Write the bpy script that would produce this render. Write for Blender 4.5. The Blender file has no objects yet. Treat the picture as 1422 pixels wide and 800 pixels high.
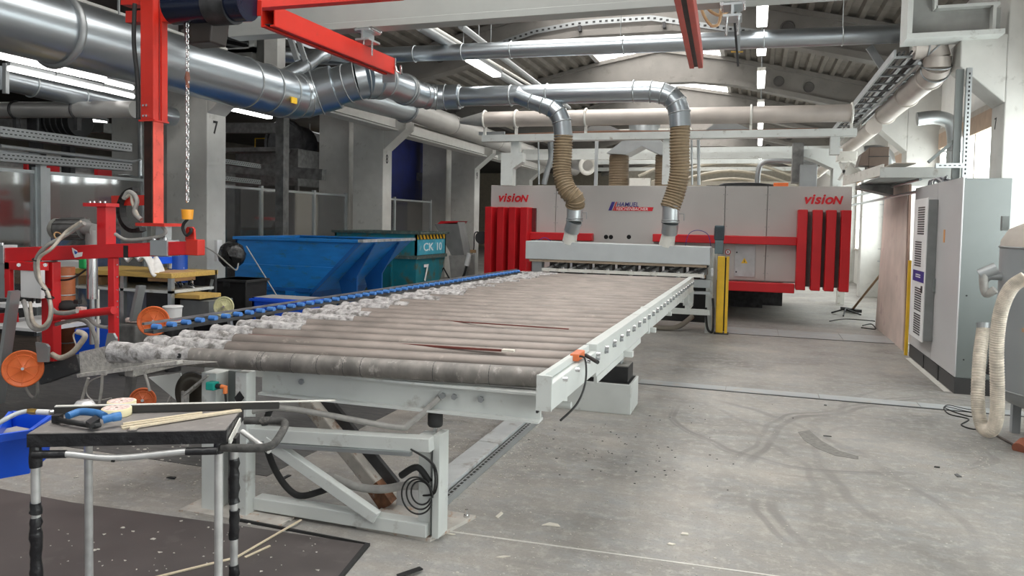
import bpy, math, random
from mathutils import Vector as V, Matrix
random.seed(7)
PI = math.pi
SC = bpy.context.scene
COL = SC.collection

# ---------------------------------------------------------------- camera
CAM_H = 1.65
F_PX, CX, CY = 1030.0, 711.0, 355.0
RX = V((0.9500, -0.0331, 0.3105))
def _dir(px, py): return V((px-CX, -(py-CY), -F_PX)).normalized()
_Y = _dir(1048, 315); _X = -_dir(-2540, 244); _X = (_X-_X.dot(_Y)*_Y).normalized(); _Z = _X.cross(_Y)
ROT = Matrix((_X, _Y, _Z))
cd = bpy.data.cameras.new('camera'); cam = bpy.data.objects.new('camera', cd); COL.objects.link(cam)
cd.sensor_width = 36; cd.lens = F_PX/1422*36; cd.shift_y = -(400-CY)/1422
cd.clip_start = 0.05; cd.clip_end = 200
cam.matrix_world = Matrix.Translation((0, 0, CAM_H)) @ ROT.to_4x4()
SC.camera = cam
EYE = V((0, 0, CAM_H))
def atY(px, py, y): d = ROT @ _dir(px, py); return EYE+d*(y/d.y)
def atX(px, py, x): d = ROT @ _dir(px, py); return EYE+d*(x/d.x)
def atZ(px, py, z): d = ROT @ _dir(px, py); return EYE+d*((z-CAM_H)/d.z)

# ---------------------------------------------------------------- world, exposure, large lights
SC.view_settings.view_transform = 'Standard'; SC.view_settings.look = 'None'
SC.view_settings.gamma = 1; SC.view_settings.use_curve_mapping = False
SC.view_settings.exposure = 0.05
w = bpy.data.worlds.new('sky'); SC.world = w; w.use_nodes = True
bg = w.node_tree.nodes['Background']; bg.inputs[0].default_value = (0.94, 0.97, 1.0, 1); bg.inputs[1].default_value = 0.5
def area(name, loc, rot, sx, sy, power, color=(1, 1, 1)):
    l = bpy.data.lights.new(name, 'AREA'); l.shape = 'RECTANGLE'; l.size = sx; l.size_y = sy; l.energy = power; l.color = color
    o = bpy.data.objects.new(name, l); COL.objects.link(o); o.location = loc; o.rotation_euler = rot; return o
# daylight enters through the glowing skylight and window panes, and world light fills in through the hall end left open behind the camera


# ---------------------------------------------------------------- materials
MATS = {}
def mat(name, col, rough=.5, metal=0., var=.12, scale=6., bump=0., dirt=None, spec=.5, stretch=None, emit=0., rvar=.08):
    """dirt = (colour, amount 0..1, scale)"""
    if name in MATS: return MATS[name]
    m = bpy.data.materials.new(name); m.use_nodes = True; nt = m.node_tree; N = nt.nodes; L = nt.links
    b = N['Principled BSDF']
    b.inputs['Roughness'].default_value = rough; b.inputs['Metallic'].default_value = metal
    b.inputs['Specular IOR Level'].default_value = spec
    tc = N.new('ShaderNodeTexCoord'); src = tc.outputs['Object']
    if stretch:
        mp = N.new('ShaderNodeMapping'); mp.inputs['Scale'].default_value = stretch; L.new(src, mp.inputs[0]); src = mp.outputs[0]
    nz = N.new('ShaderNodeTexNoise'); nz.inputs['Scale'].default_value = scale; nz.inputs['Detail'].default_value = 5; L.new(src, nz.inputs[0])
    cr = N.new('ShaderNodeValToRGB'); cr.color_ramp.elements[0].position = .3; cr.color_ramp.elements[1].position = .7
    cr.color_ramp.elements[0].color = tuple(max(0, c*(1-var)) for c in col)+(1,)
    cr.color_ramp.elements[1].color = tuple(min(1, c*(1+var)) for c in col)+(1,)
    L.new(nz.outputs[0], cr.inputs[0]); out = cr.outputs[0]
    if dirt:
        n2 = N.new('ShaderNodeTexNoise'); n2.inputs['Scale'].default_value = dirt[2]; n2.inputs['Detail'].default_value = 8; n2.inputs['Roughness'].default_value = .65
        L.new(src, n2.inputs[0])
        r2 = N.new('ShaderNodeValToRGB'); t = .75-.4*dirt[1]; r2.color_ramp.elements[0].position = t-.06; r2.color_ramp.elements[1].position = t+.08
        L.new(n2.outputs[0], r2.inputs[0])
        mx = N.new('ShaderNodeMix'); mx.data_type = 'RGBA'; L.new(r2.outputs[0], mx.inputs[0]); L.new(out, mx.inputs[6]); mx.inputs[7].default_value = dirt[0]+(1,)
        out = mx.outputs[2]
    L.new(out, b.inputs['Base Color'])
    if rough < .9:
        mr = N.new('ShaderNodeMapRange'); mr.inputs[3].default_value = max(.03, rough-(rvar if metal < .5 else .03)); mr.inputs[4].default_value = min(1, rough+(rvar if metal < .5 else .03))
        L.new(nz.outputs[0], mr.inputs[0]); L.new(mr.outputs[0], b.inputs['Roughness'])
    if bump:
        bp = N.new('ShaderNodeBump'); bp.inputs['Strength'].default_value = min(1, bump); bp.inputs['Distance'].default_value = .01
        L.new(nz.outputs[0], bp.inputs['Height']); L.new(bp.outputs[0], b.inputs['Normal'])
    if emit:
        b.inputs['Emission Color'].default_value = col+(1,); b.inputs['Emission Strength'].default_value = emit
    MATS[name] = m; return m

white = mat('painted_light_grey', (.57, .59, .57), .45, var=.06, scale=4, dirt=((.32, .30, .27), .25, 7))
offwhite = mat('cream_white_paint', (.72, .71, .66), .5, var=.06, scale=5, dirt=((.38, .34, .28), .3, 9))
galv = mat('galvanised_steel', (.50, .53, .54), .36, .8, var=.06, scale=5)
galvd = mat('dull_galvanised_steel', (.33, .345, .35), .45, .6, var=.08, scale=5)
duct_m = mat('spiral_duct_steel', (.50, .545, .58), .30, .95, var=.03, scale=1.2)
duct_g = mat('grey_duct_paint', (.46, .45, .43), .4, .3, var=.08, scale=3)
beige = mat('beige_pipe', (.50, .45, .41), .4, .2, var=.1, scale=3)
red = mat('red_gloss_paint', (.62, .015, .02), .32, var=.15, scale=3, dirt=((.30, .02, .02), .15, 8))
redor = mat('orange_red_paint', (.56, .026, .014), .35, var=.12, scale=3, dirt=((.40, .04, .02), .12, 9))
redm = mat('red_machine_panel', (.58, .012, .018), .42, var=.08, scale=2)
darkred = mat('dark_red_primer', (.36, .06, .045), .5, var=.2, scale=5)
oilred = mat('greasy_dark_steel', (.035, .012, .008), .4, .3, var=.5, scale=14)
panelm = mat('machine_grey_panel', (.50, .48, .46), .45, var=.03, scale=2)
black = mat('black_plastic', (.015, .015, .016), .5, var=.3, scale=10)
rubber = mat('black_rubber', (.022, .022, .022), .7, var=.3, scale=14, bump=.3)
tape = mat('black_wrapping_tape', (.018, .018, .02), .35, var=.4, scale=25, bump=.8, dirt=((.35, .35, .35), .05, 30))
darkm = mat('dark_machinery', (.05, .05, .052), .5, .4, var=.5, scale=9)
midm = mat('grey_machinery', (.17, .17, .165), .5, .3, var=.35, scale=9)
conc = mat('white_painted_concrete', (.58, .575, .545), .75, var=.06, scale=5, bump=.2, dirt=((.40, .39, .36), .2, 6))
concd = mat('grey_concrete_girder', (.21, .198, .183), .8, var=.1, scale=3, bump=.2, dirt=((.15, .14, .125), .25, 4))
wallm = mat('white_wall_plaster', (.80, .79, .76), .8, var=.04, scale=6, bump=.2)
roofm = mat('roof_sheet_metal', (.19, .172, .15), .55, .2, var=.2, scale=3, dirt=((.10, .08, .06), .3, 5))
blue_c = mat('worn_blue_paint', (.010, .17, .50), .4, var=.15, scale=3, dirt=((.03, .13, .20), .35, 5), stretch=(1, 1, 3))
blue_c2 = mat('blue_container_dark', (.010, .10, .33), .4, var=.2, scale=3, dirt=((.02, .06, .12), .3, 5))
teal_c = mat('worn_teal_paint', (.01, .17, .22), .5, var=.2, scale=4, dirt=((.09, .10, .06), .45, 4))
rim_m = mat('worn_container_rim', (.07, .10, .09), .55, var=.4, scale=12, dirt=((.3, .3, .28), .3, 14))
bluep = mat('blue_plastic', (.01, .10, .72), .35, var=.08, scale=4)
blueroll = mat('light_blue_plastic', (.07, .22, .58), .4, var=.15, scale=20)
orange = mat('orange_plastic', (.80, .17, .04), .42, var=.1, scale=9, dirt=((.45, .12, .05), .2, 18))
yellow = mat('yellow_paint', (.82, .50, .03), .38, var=.1, scale=6, dirt=((.4, .25, .05), .15, 12))
amber = mat('amber_plastic', (.90, .38, .03), .4, var=.1)
greencol = mat('teal_sensor_plastic', (.01, .33, .27), .4, var=.1)
woodm = mat('light_wood', (.70, .60, .44), .6, var=.12, scale=14, stretch=(1, 8, 8))
woodtop = mat('yellow_wood_board', (.55, .36, .10), .5, var=.15, scale=8, stretch=(1, 6, 6))
cardb = mat('brown_cardboard', (.45, .27, .13), .8, var=.1, scale=7)
boardm = mat('pinkish_hardboard', (.66, .54, .48), .6, var=.15, scale=2, dirt=((.50, .36, .35), .3, 2.2))
brownpipe = mat('orange_brown_plastic_pipe', (.42, .13, .05), .5, var=.15, scale=7)
clothm = mat('white_cloth', (.78, .76, .74), .9, var=.1, scale=9, bump=.5)
tapem = mat('cream_masking_tape', (.85, .76, .48), .6, var=.05, scale=12)
printed = mat('pink_printed_paper', (.80, .60, .55), .6, var=.4, scale=60, dirt=((.5, .12, .12), .35, 80))
hosem = mat('grey_hose', (.34, .33, .31), .5, var=.15, scale=20)
hosebeige = mat('ribbed_beige_hose', (.25, .185, .11), .5, var=.15, scale=14)
hosewhite = mat('milky_spiral_hose', (.56, .50, .42), .45, var=.25, scale=18)
rollm = mat('dusty_roller_steel', (.215, .185, .165), .48, .4, var=.25, scale=7, bump=.15, stretch=(.6, 1, 1), dirt=((.40, .36, .31), .14, 9))
rollfront = mat('scuffed_front_roller', (.19, .175, .16), .55, .2, var=.35, scale=9, bump=.3, stretch=(1.5, 1, 1), dirt=((.40, .37, .34), .3, 13))
dustm = mat('grey_dust_crust', (.40, .385, .38), .95, var=.4, scale=24, bump=1, dirt=((.15, .14, .13), .5, 18))
chute_m = mat('dust_speckled_metal', (.44, .42, .39), .8, var=.25, scale=40, bump=.4, dirt=((.22, .2, .18), .35, 60))
cabm = mat('cabinet_grey', (.52, .515, .52), .42, var=.03, scale=3)
cab_shaded = mat('cabinet_grey_shaded', (.19, .21, .205), .45, var=.04, scale=3)  # cabinet grey darkened to paint the side's shade; also a dark grey elsewhere
plinth = mat('dark_plinth', (.055, .055, .055), .6, var=.15)
tankm = mat('tank_grey_paint', (.30, .32, .33), .42, .1, var=.05, scale=3, dirt=((.42, .36, .3), .1, 9))
tanktop = mat('dusty_tank_dome', (.52, .47, .42), .6, var=.1)
brass = mat('brass', (.70, .45, .12), .3, .9)
chrome = mat('bright_zinc', (.75, .75, .75), .22, .95)
rust = mat('rusty_steel', (.16, .07, .035), .8, .1, var=.5, scale=20, bump=.5, dirt=((.30, .27, .24), .3, 12))
sheetb = mat('brown_film_faced_board', (.085, .072, .070), .55, var=.15, scale=5, dirt=((.13, .115, .11), .3, 3))
beltm = mat('dark_grey_lino', (.09, .088, .085), .7, var=.3, scale=5, stretch=(1, 5, 1), dirt=((.20, .19, .18), .3, 9))
tabletop = mat('dusty_black_board', (.21, .195, .185), .6, var=.15, scale=8, dirt=((.30, .28, .26), .35, 20))
sawblue = mat('saw_blue', (.05, .19, .46), .45, var=.1)
sticker = mat('white_label', (.8, .8, .8), .5, var=.02)
navy = mat('navy_print', (.03, .02, .22), .5, var=.02)
redprint = mat('red_print', (.62, .01, .02), .5, var=.02)
blueprint = mat('blue_print', (.03, .12, .45), .5, var=.05)
greencloth = mat('green_plastic', (.02, .38, .10), .5)
tube_e = mat('fluorescent_tube', (1.0, .98, .96), .4, var=0, emit=3.5)
lamp_e = mat('lit_lamp_diffuser', (1.0, 1.0, .98), .4, var=0, emit=7.0)
sky_e = mat('daylit_skylight_sheet', (1.0, .98, .95), .5, var=.02, scale=2, emit=5.0)
win_e = mat('daylit_window_pane', (.90, .97, .97), .3, var=.06, scale=1, emit=6.0, stretch=(1, 6, .3))
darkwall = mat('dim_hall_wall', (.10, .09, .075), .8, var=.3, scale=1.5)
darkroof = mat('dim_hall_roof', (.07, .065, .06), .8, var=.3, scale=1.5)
navyblue = mat('dark_blue_tarpaulin', (.012, .02, .12), .6, var=.3, scale=3)

def glass_panel():
    m = bpy.data.materials.new('smoky_acrylic'); m.use_nodes = True; nt = m.node_tree; N = nt.nodes; L = nt.links
    N.remove(N['Principled BSDF']); out = N['Material Output']
    t = N.new('ShaderNodeBsdfTransparent'); t.inputs[0].default_value = (.55, .54, .53, 1)
    g = N.new('ShaderNodeBsdfGlossy'); g.inputs['Roughness'].default_value = .05; g.inputs[0].default_value = (.7, .7, .7, 1)
    d = N.new('ShaderNodeBsdfDiffuse'); d.inputs[0].default_value = (.22, .22, .22, 1)
    nz = N.new('ShaderNodeTexNoise'); nz.inputs['Scale'].default_value = 2.5
    mp = N.new('ShaderNodeMapRange'); mp.inputs[3].default_value = .2; mp.inputs[4].default_value = .4; L.new(nz.outputs[0], mp.inputs[0])
    m1 = N.new('ShaderNodeMixShader'); L.new(mp.outputs[0], m1.inputs[0]); L.new(t.outputs[0], m1.inputs[1]); L.new(d.outputs[0], m1.inputs[2])
    m2 = N.new('ShaderNodeMixShader'); m2.inputs[0].default_value = .3; L.new(m1.outputs[0], m2.inputs[1]); L.new(g.outputs[0], m2.inputs[2])
    L.new(m2.outputs[0], out.inputs[0]); return m
acrylic = glass_panel()

def floor_material():
    m = bpy.data.materials.new('worn_concrete_floor'); m.use_nodes = True; nt = m.node_tree; N = nt.nodes; L = nt.links
    b = N['Principled BSDF']; tc = N.new('ShaderNodeTexCoord'); P = tc.outputs['Object']
    def noise(sc, det=5, rough=.5, src=P, st=None):
        if st:
            mp = N.new('ShaderNodeMapping'); mp.inputs['Scale'].default_value = st; L.new(src, mp.inputs[0]); src = mp.outputs[0]
        n = N.new('ShaderNodeTexNoise'); n.inputs['Scale'].default_value = sc; n.inputs['Detail'].default_value = det; n.inputs['Roughness'].default_value = rough; L.new(src, n.inputs[0]); return n.outputs[0]
    def ramp(v, p0, p1, c0=(0, 0, 0, 1), c1=(1, 1, 1, 1)):
        r = N.new('ShaderNodeValToRGB'); r.color_ramp.elements[0].position = p0; r.color_ramp.elements[1].position = p1
        r.color_ramp.elements[0].color = c0; r.color_ramp.elements[1].color = c1; L.new(v, r.inputs[0]); return r.outputs[0]
    def mix(f, a, c, mode='MIX'):
        x = N.new('ShaderNodeMix'); x.data_type = 'RGBA'; x.blend_type = mode
        for i, s in ((0, f), (6, a), (7, c)):
            if isinstance(s, (float, int)): x.inputs[i].default_value = s
            elif isinstance(s, tuple): x.inputs[i].default_value = s
            else: L.new(s, x.inputs[i])
        return x.outputs[2]
    def math_(op, a, c=None):
        x = N.new('ShaderNodeMath'); x.operation = op
        for i, s in ((0, a), (1, c)):
            if s is None: continue
            if isinstance(s, (float, int)): x.inputs[i].default_value = s
            else: L.new(s, x.inputs[i])
        return x.outputs[0]
    base = ramp(noise(.9, 8, .6), .3, .72, (.175, .165, .152, 1), (.42, .392, .355, 1))
    base = mix(ramp(noise(3.2, 6, .7, st=(1, 2.2, 1)), .45, .7), base, (.30, .30, .295, 1))
    base = mix(math_('MULTIPLY', ramp(noise(14, 6, .7), .5, .75), .65), base, (.52, .49, .45, 1))
    base = mix(math_('MULTIPLY', ramp(noise(1.5, 3, .5), .58, .78), .5), base, (.47, .41, .35, 1))
    base = mix(math_('MULTIPLY', ramp(noise(70, 4, .8), .5, .68), .38), base, (.13, .125, .12, 1))
    # scuff lines
    base = mix(math_('MULTIPLY', ramp(noise(5, 3, .5, st=(.35, 5, 1)), .62, .72), .3), base, (.18, .175, .17, 1))
    # tyre marks: arcs round a few centres
    sep = N.new('ShaderNodeSeparateXYZ'); L.new(P, sep.inputs[0])
    wob = noise(.8, 2)
    for (cx, cy, r, wdt, a0, amt) in ((3.1, 5.3, 3.05, .018, 0, .6), (3.1, 5.3, 3.14, .012, 0, .5), (.55, 6.6, 1.15, .012, 0, .55), (.55, 6.6, 1.19, .008, 0, .4),
                                 (-2.2, 4.4, 3.35, .02, 0, .35), (1.15, 6.3, .55, .012, 0, .4), (-2.6, 4.9, 3.0, .015, 0, .3), (4.4, 6.0, 3.9, .02, 0, .4)):
        dx = math_('SUBTRACT', sep.outputs[0], cx); dy = math_('SUBTRACT', sep.outputs[1], cy)
        d = math_('SQRT', math_('ADD', math_('MULTIPLY', dx, dx), math_('MULTIPLY', dy, dy)))
        d = math_('ADD', d, math_('MULTIPLY', math_('SUBTRACT', wob, .5), .5))
        d = math_('ABSOLUTE', math_('SUBTRACT', d, r))
        f = N.new('ShaderNodeMapRange'); f.inputs[1].default_value = wdt; f.inputs[2].default_value = wdt*2.2; f.inputs[3].default_value = min(1, amt*1.35); f.inputs[4].default_value = 0; L.new(d, f.inputs[0])
        f2 = math_('MULTIPLY', f.outputs[0], ramp(noise(1.1, 3), .38, .6))
        base = mix(f2, base, (.17, .16, .15, 1))
    # dusty white specks, denser near the conveyor
    vo = N.new('ShaderNodeTexVoronoi'); vo.inputs['Scale'].default_value = 15; L.new(P, vo.inputs[0])
    sp = ramp(vo.outputs['Distance'], .06, .11, (1, 1, 1, 1), (0, 0, 0, 1))
    sp = math_('MULTIPLY', sp, ramp(noise(2.0, 3), .50, .60))
    base = mix(math_('MULTIPLY', sp, .6), base, (.66, .63, .58, 1))
    L.new(base, b.inputs['Base Color'])
    rg = N.new('ShaderNodeMapRange'); rg.inputs[3].default_value = .38; rg.inputs[4].default_value = .75; L.new(noise(2.4, 6), rg.inputs[0]); L.new(rg.outputs[0], b.inputs['Roughness'])
    bp = N.new('ShaderNodeBump'); bp.inputs['Strength'].default_value = .25; bp.inputs['Distance'].default_value = .004; L.new(noise(30, 6), bp.inputs['Height']); L.new(bp.outputs[0], b.inputs['Normal'])
    return m

# ---------------------------------------------------------------- mesh helpers
class MB:
    def __init__(s): s.v = []; s.f = []; s.sm = []
    def add(s, vs, fs, smooth=False):
        o = len(s.v); s.v += [V(p) for p in vs]; s.f += [tuple(i+o for i in f) for f in fs]; s.sm += [smooth]*len(fs); return s
    def bx(s, x0, x1, y0, y1, z0, z1):
        return s.hexa([(x0, y0, z0), (x1, y0, z0), (x1, y1, z0), (x0, y1, z0)], [(x0, y0, z1), (x1, y0, z1), (x1, y1, z1), (x0, y1, z1)])
    def hexa(s, a, b):
        return s.add(list(a)+list(b), [(3, 2, 1, 0), (4, 5, 6, 7), (0, 1, 5, 4), (1, 2, 6, 5), (2, 3, 7, 6), (3, 0, 4, 7)])
    def box(s, c, size, rz=0, M=None):
        hx, hy, hz = size[0]/2, size[1]/2, size[2]/2
        R = M if M else Matrix.Rotation(rz, 3, 'Z'); c = V(c)
        q = lambda x, y, z: c+R @ V((x, y, z))
        return s.hexa([q(-hx, -hy, -hz), q(hx, -hy, -hz), q(hx, hy, -hz), q(-hx, hy, -hz)], [q(-hx, -hy, hz), q(hx, -hy, hz), q(hx, hy, hz), q(-hx, hy, hz)])
    def beam(s, p0, p1, w, h, up=(0, 0, 1)):
        p0, p1 = V(p0), V(p1); d = (p1-p0).normalized(); up = V(up)
        sd = d.cross(up)
        if sd.length < 1e-4: sd = d.cross(V((0, 1, 0)))
        sd.normalize(); u = sd.cross(d); a, b = sd*w/2, u*h/2
        return s.hexa([p0-a-b, p0+a-b, p0+a+b, p0-a+b], [p1-a-b, p1+a-b, p1+a+b, p1-a+b])
    def ibeam(s, p0, p1, w, h, t=.012, up=(0, 0, 1)):
        p0, p1 = V(p0), V(p1); u = V(up); o = u*(h/2-t/2)
        s.beam(p0+o, p1+o, w, t, up); s.beam(p0-o, p1-o, w, t, up); return s.beam(p0, p1, t, h-2*t, up)
    def tube(s, pts, r, seg=8, caps=True, smooth=True):
        pts = [V(p) for p in pts]; n = len(pts); rs = r if isinstance(r, (list, tuple)) else [r]*n
        t0 = (pts[1]-pts[0]).normalized(); a = t0.orthogonal().normalized(); rings = []
        for i in range(n):
            t = (pts[min(i+1, n-1)]-pts[max(i-1, 0)])
            t = t.normalized() if t.length > 1e-9 else t0
            a = (a-t*a.dot(t))
            a = a.normalized() if a.length > 1e-6 else t.orthogonal().normalized()
            b = t.cross(a)
            # mitre scale
            rings.append([pts[i]+(a*math.cos(2*PI*k/seg)+b*math.sin(2*PI*k/seg))*rs[i] for k in range(seg)])
        vs = [p for rg in rings for p in rg]; fs = []
        for i in range(n-1):
            for k in range(seg):
                k2 = (k+1) % seg; fs.append((i*seg+k, i*seg+k2, (i+1)*seg+k2, (i+1)*seg+k))
        s.add(vs, fs, smooth)
        if caps:
            s.add(rings[0], [tuple(reversed(range(seg)))]); s.add(rings[-1], [tuple(range(seg))])
        return s
    def cyl(s, p0, p1, r, seg=20, r1=None, caps=True):
        return s.tube([p0, p1], [r, r if r1 is None else r1], seg, caps)
    def ring(s, c, ax, R, r, seg=24, ts=6):
        c, ax = V(c), V(ax).normalized(); a = ax.orthogonal().normalized(); b = ax.cross(a); vs = []; fs = []
        for i in range(seg):
            t = 2*PI*i/seg; d = a*math.cos(t)+b*math.sin(t)
            for k in range(ts):
                u = 2*PI*k/ts; vs.append(c+d*(R+r*math.cos(u))+ax*r*math.sin(u))
        for i in range(seg):
            for k in range(ts):
                fs.append((i*ts+k, ((i+1) % seg)*ts+k, ((i+1) % seg)*ts+(k+1) % ts, i*ts+(k+1) % ts))
        return s.add(vs, fs, True)
    def lathe(s, c, ax, prof, seg=28):
        c, ax = V(c), V(ax).normalized(); pts = [c+ax*h for r, h in prof]; a = ax.orthogonal().normalized(); b = ax.cross(a); vs = []; fs = []
        for (r, h) in prof:
            for k in range(seg):
                t = 2*PI*k/seg; vs.append(c+ax*h+(a*math.cos(t)+b*math.sin(t))*max(r, 1e-4))
        for i in range(len(prof)-1):
            for k in range(seg):
                k2 = (k+1) % seg; fs.append((i*seg+k, i*seg+k2, (i+1)*seg+k2, (i+1)*seg+k))
        return s.add(vs, fs, True)
    def prism(s, poly, d):
        """poly: list of 3D points (planar), d: extrusion vector"""
        poly = [V(p) for p in poly]; d = V(d); n = len(poly)
        fs = [tuple(reversed(range(n))), tuple(range(n, 2*n))]+[(i, (i+1) % n, (i+1) % n+n, i+n) for i in range(n)]
        return s.add(poly+[p+d for p in poly], fs)
    def jitter(s, amt):
        for p in s.v: p += V((random.uniform(-1, 1), random.uniform(-1, 1), random.uniform(-1, 1)))*amt
        return s
    def build(s, name, m, parent=None, bevel=0., kind=None, label=None):
        off = V((0, 0, 0)); q = parent
        while q: off += q.location; q = q.parent
        me = bpy.data.meshes.new(name); me.from_pydata([tuple(p-off) for p in s.v], [], s.f)
        me.polygons.foreach_set('use_smooth', s.sm); me.materials.append(m)
        o = bpy.data.objects.new(name, me); COL.objects.link(o); o.parent = parent
        import bmesh
        bm = bmesh.new(); bm.from_mesh(me); bmesh.ops.recalc_face_normals(bm, faces=bm.faces); bm.to_mesh(me); bm.free()
        if bevel:
            b = o.modifiers.new('bevel', 'BEVEL'); b.width = bevel; b.segments = 2; b.limit_method = 'ANGLE'
        if kind: o['kind'] = kind
        if label: o['label'] = label
        return o
def spline(pts, n=8):
    pts = [V(p) for p in pts]; P = [pts[0]]+pts+[pts[-1]]; out = []
    for i in range(1, len(P)-2):
        for k in range(n):
            t = k/n; a, b, c, d = P[i-1], P[i], P[i+1], P[i+2]
            out.append(.5*((2*b)+(-a+c)*t+(2*a-5*b+4*c-d)*t*t+(-a+3*b-3*c+d)*t**3))
    return out+[pts[-1]]
def thing(name, label, cat, loc=(0, 0, 0), group=None):
    o = bpy.data.objects.new(name, None); COL.objects.link(o); o.location = V(loc); o.empty_display_size = .1
    o['label'] = label; o['category'] = cat
    if group: o['group'] = group
    return o
def tag(o, label, cat, group=None, kind=None):
    o['label'] = label; o['category'] = cat
    if group: o['group'] = group
    if kind: o['kind'] = kind
    return o
def copy_part(o, parent, off=(0, 0, 0)):
    c = o.copy(); COL.objects.link(c); c.parent = parent; c.location = o.location+V(off); return c
def copy_thing(o, loc, label=None, parent=None, rz=None):
    c = o.copy(); COL.objects.link(c); c.parent = parent
    if loc is not None: c.location = V(loc)
    if label: c['label'] = label
    if rz is not None: c.rotation_euler.z = rz
    for ch in list(o.children):
        copy_thing(ch, None, parent=c)
    return c
def text(name, s, size, m, parent, origin, ex, ez, shear=0., offset=0., ext=.002, sx=1., align='LEFT'):
    """flat lettering at origin, running along ex, upright along ez"""
    cu = bpy.data.curves.new(name, 'FONT'); cu.body = s; cu.size = size; cu.shear = shear; cu.offset = offset; cu.extrude = ext; cu.align_x = align
    to = bpy.data.objects.new(name+'_tmp', cu); COL.objects.link(to); bpy.context.view_layer.update()
    me = bpy.data.meshes.new_from_object(to); bpy.data.objects.remove(to)
    ex, ez = V(ex).normalized(), V(ez).normalized(); n = ex.cross(ez); off = V((0, 0, 0)); q = parent
    while q: off += q.location; q = q.parent
    for v in me.vertices: v.co = V(origin)-off+ex*v.co.x*sx+ez*v.co.y+n*v.co.z
    me.materials.clear(); me.materials.append(m); me.name = name
    o = bpy.data.objects.new(name, me); COL.objects.link(o); o.parent = parent; return o
def rect_mb(x0, x1, y0, y1, z0, z1): return MB().bx(x0, x1, y0, y1, z0, z1)

# ================================================================ SETTING
fl = MB().bx(-24, 5, -8, 60, -.1, 0).build('floor', floor_material(), kind='structure')
# flush steel channel covers across the floor: (y, x0, x1, width)
def cover(y, x0, x1, wd, n, skew=0):
    L = (x1-x0)/n
    for i in range(n):
        o = MB().bx(x0+i*L+.004, x0+(i+1)*L-.004, y, y+wd, 0, .006).build('cover_plate', mat('channel_cover', (.40, .415, .42), .5, .2, var=.12, scale=5, dirt=((.42, .39, .35), .4, 6)), fl)
cover(7.68, -1.1, 2.4, .2, 4)
cover(11.85, -.5, 2.2, .75, 3)
gap = MB().bx(-1.1, 2.5, 7.655, 7.68, -.02, .004).bx(-.5, 2.3, 11.825, 11.85, -.02, .004)
gap.build('joint_gap', black, fl)
MB().hexa([(-1.9, 3.56, 0), (.35, 3.67, 0), (.35, 3.68, 0), (-1.9, 3.572, 0)], [(-1.9, 3.56, .003), (.35, 3.67, .003), (.35, 3.68, .003), (-1.9, 3.572, .003)]).build('joint_strip', mat('pale_joint', (.6, .58, .54), .7), fl)
# darker worn lino belt along the left
MB().bx(-20, -2.9, 3.95, 9.6, 0, .004).build('floor_covering', beltm, fl)
# worn light patch and the skid mark
sk = MB()
pts = [atZ(1108, 600, 0), atZ(1124, 598, 0), atZ(1140, 612, 0), atZ(1165, 626, 0), atZ(1192, 634, 0), atZ(1192, 638, 0), atZ(1160, 633, 0), atZ(1135, 623, 0), atZ(1117, 612, 0)]
sk.prism(pts, (0, 0, .002)); sk.build('skid_mark', mat('skid_rubber', (.20, .19, .175), .8, var=.35, scale=14, stretch=(2, 6, 1)), fl)

# right wall at X = 2.95 with window bays between the columns
COLY = [-1.35, 3.95, 9.25, 14.55, 19.85, 25.15, 30.45, 35.75]
wr = MB()
WX0, WX1 = 2.95, 3.15
wr.bx(WX0, WX1, -6, 45, 0, 1.0); wr.bx(WX0, WX1, -6, 45, 3.35, 5.3)
for y in COLY: wr.bx(WX0, WX1, y-.35, y+.75, 1.0, 3.35)
wr.build('wall_right', wallm, kind='structure')
for i, y in enumerate(COLY[:-1]):
    y0, y1 = y+.75, y+5.3-.35
    f = MB()
    f.bx(2.90, 3.1, y0, y1, 3.27, 3.35); f.bx(2.90, 3.1, y0, y1, 1.0, 1.06)
    n = 4; dy = (y1-y0)/n
    for k in range(n+1): f.bx(2.93, 3.08, y0+k*dy-.03, y0+k*dy+.03, 1.0, 3.35)
    fo = f.build('window_%d' % (i+1), mat('window_frame', (.55, .50, .44), .5), kind='structure')
    MB().bx(2.90, 2.94, y0, y1, 3.02, 3.27).build('blind_box', mat('wooden_blind_box', (.50, .36, .26), .6), fo)
    for k in range(n):
        MB().bx(3.0, 3.02, y0+k*dy+.03, y0+(k+1)*dy-.03, 1.06, 3.27).build('pane', win_e, fo)
# far end wall and the dim second hall on the left
MB().bx(-24, 5, 45, 45.3, 0, 8).build('wall_back', mat('far_wall', (.42, .38, .30), .8), kind='structure')
MB().bx(-21.3, -21, -8, 60, 0, 8).build('wall_left', darkwall, kind='structure')

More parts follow.
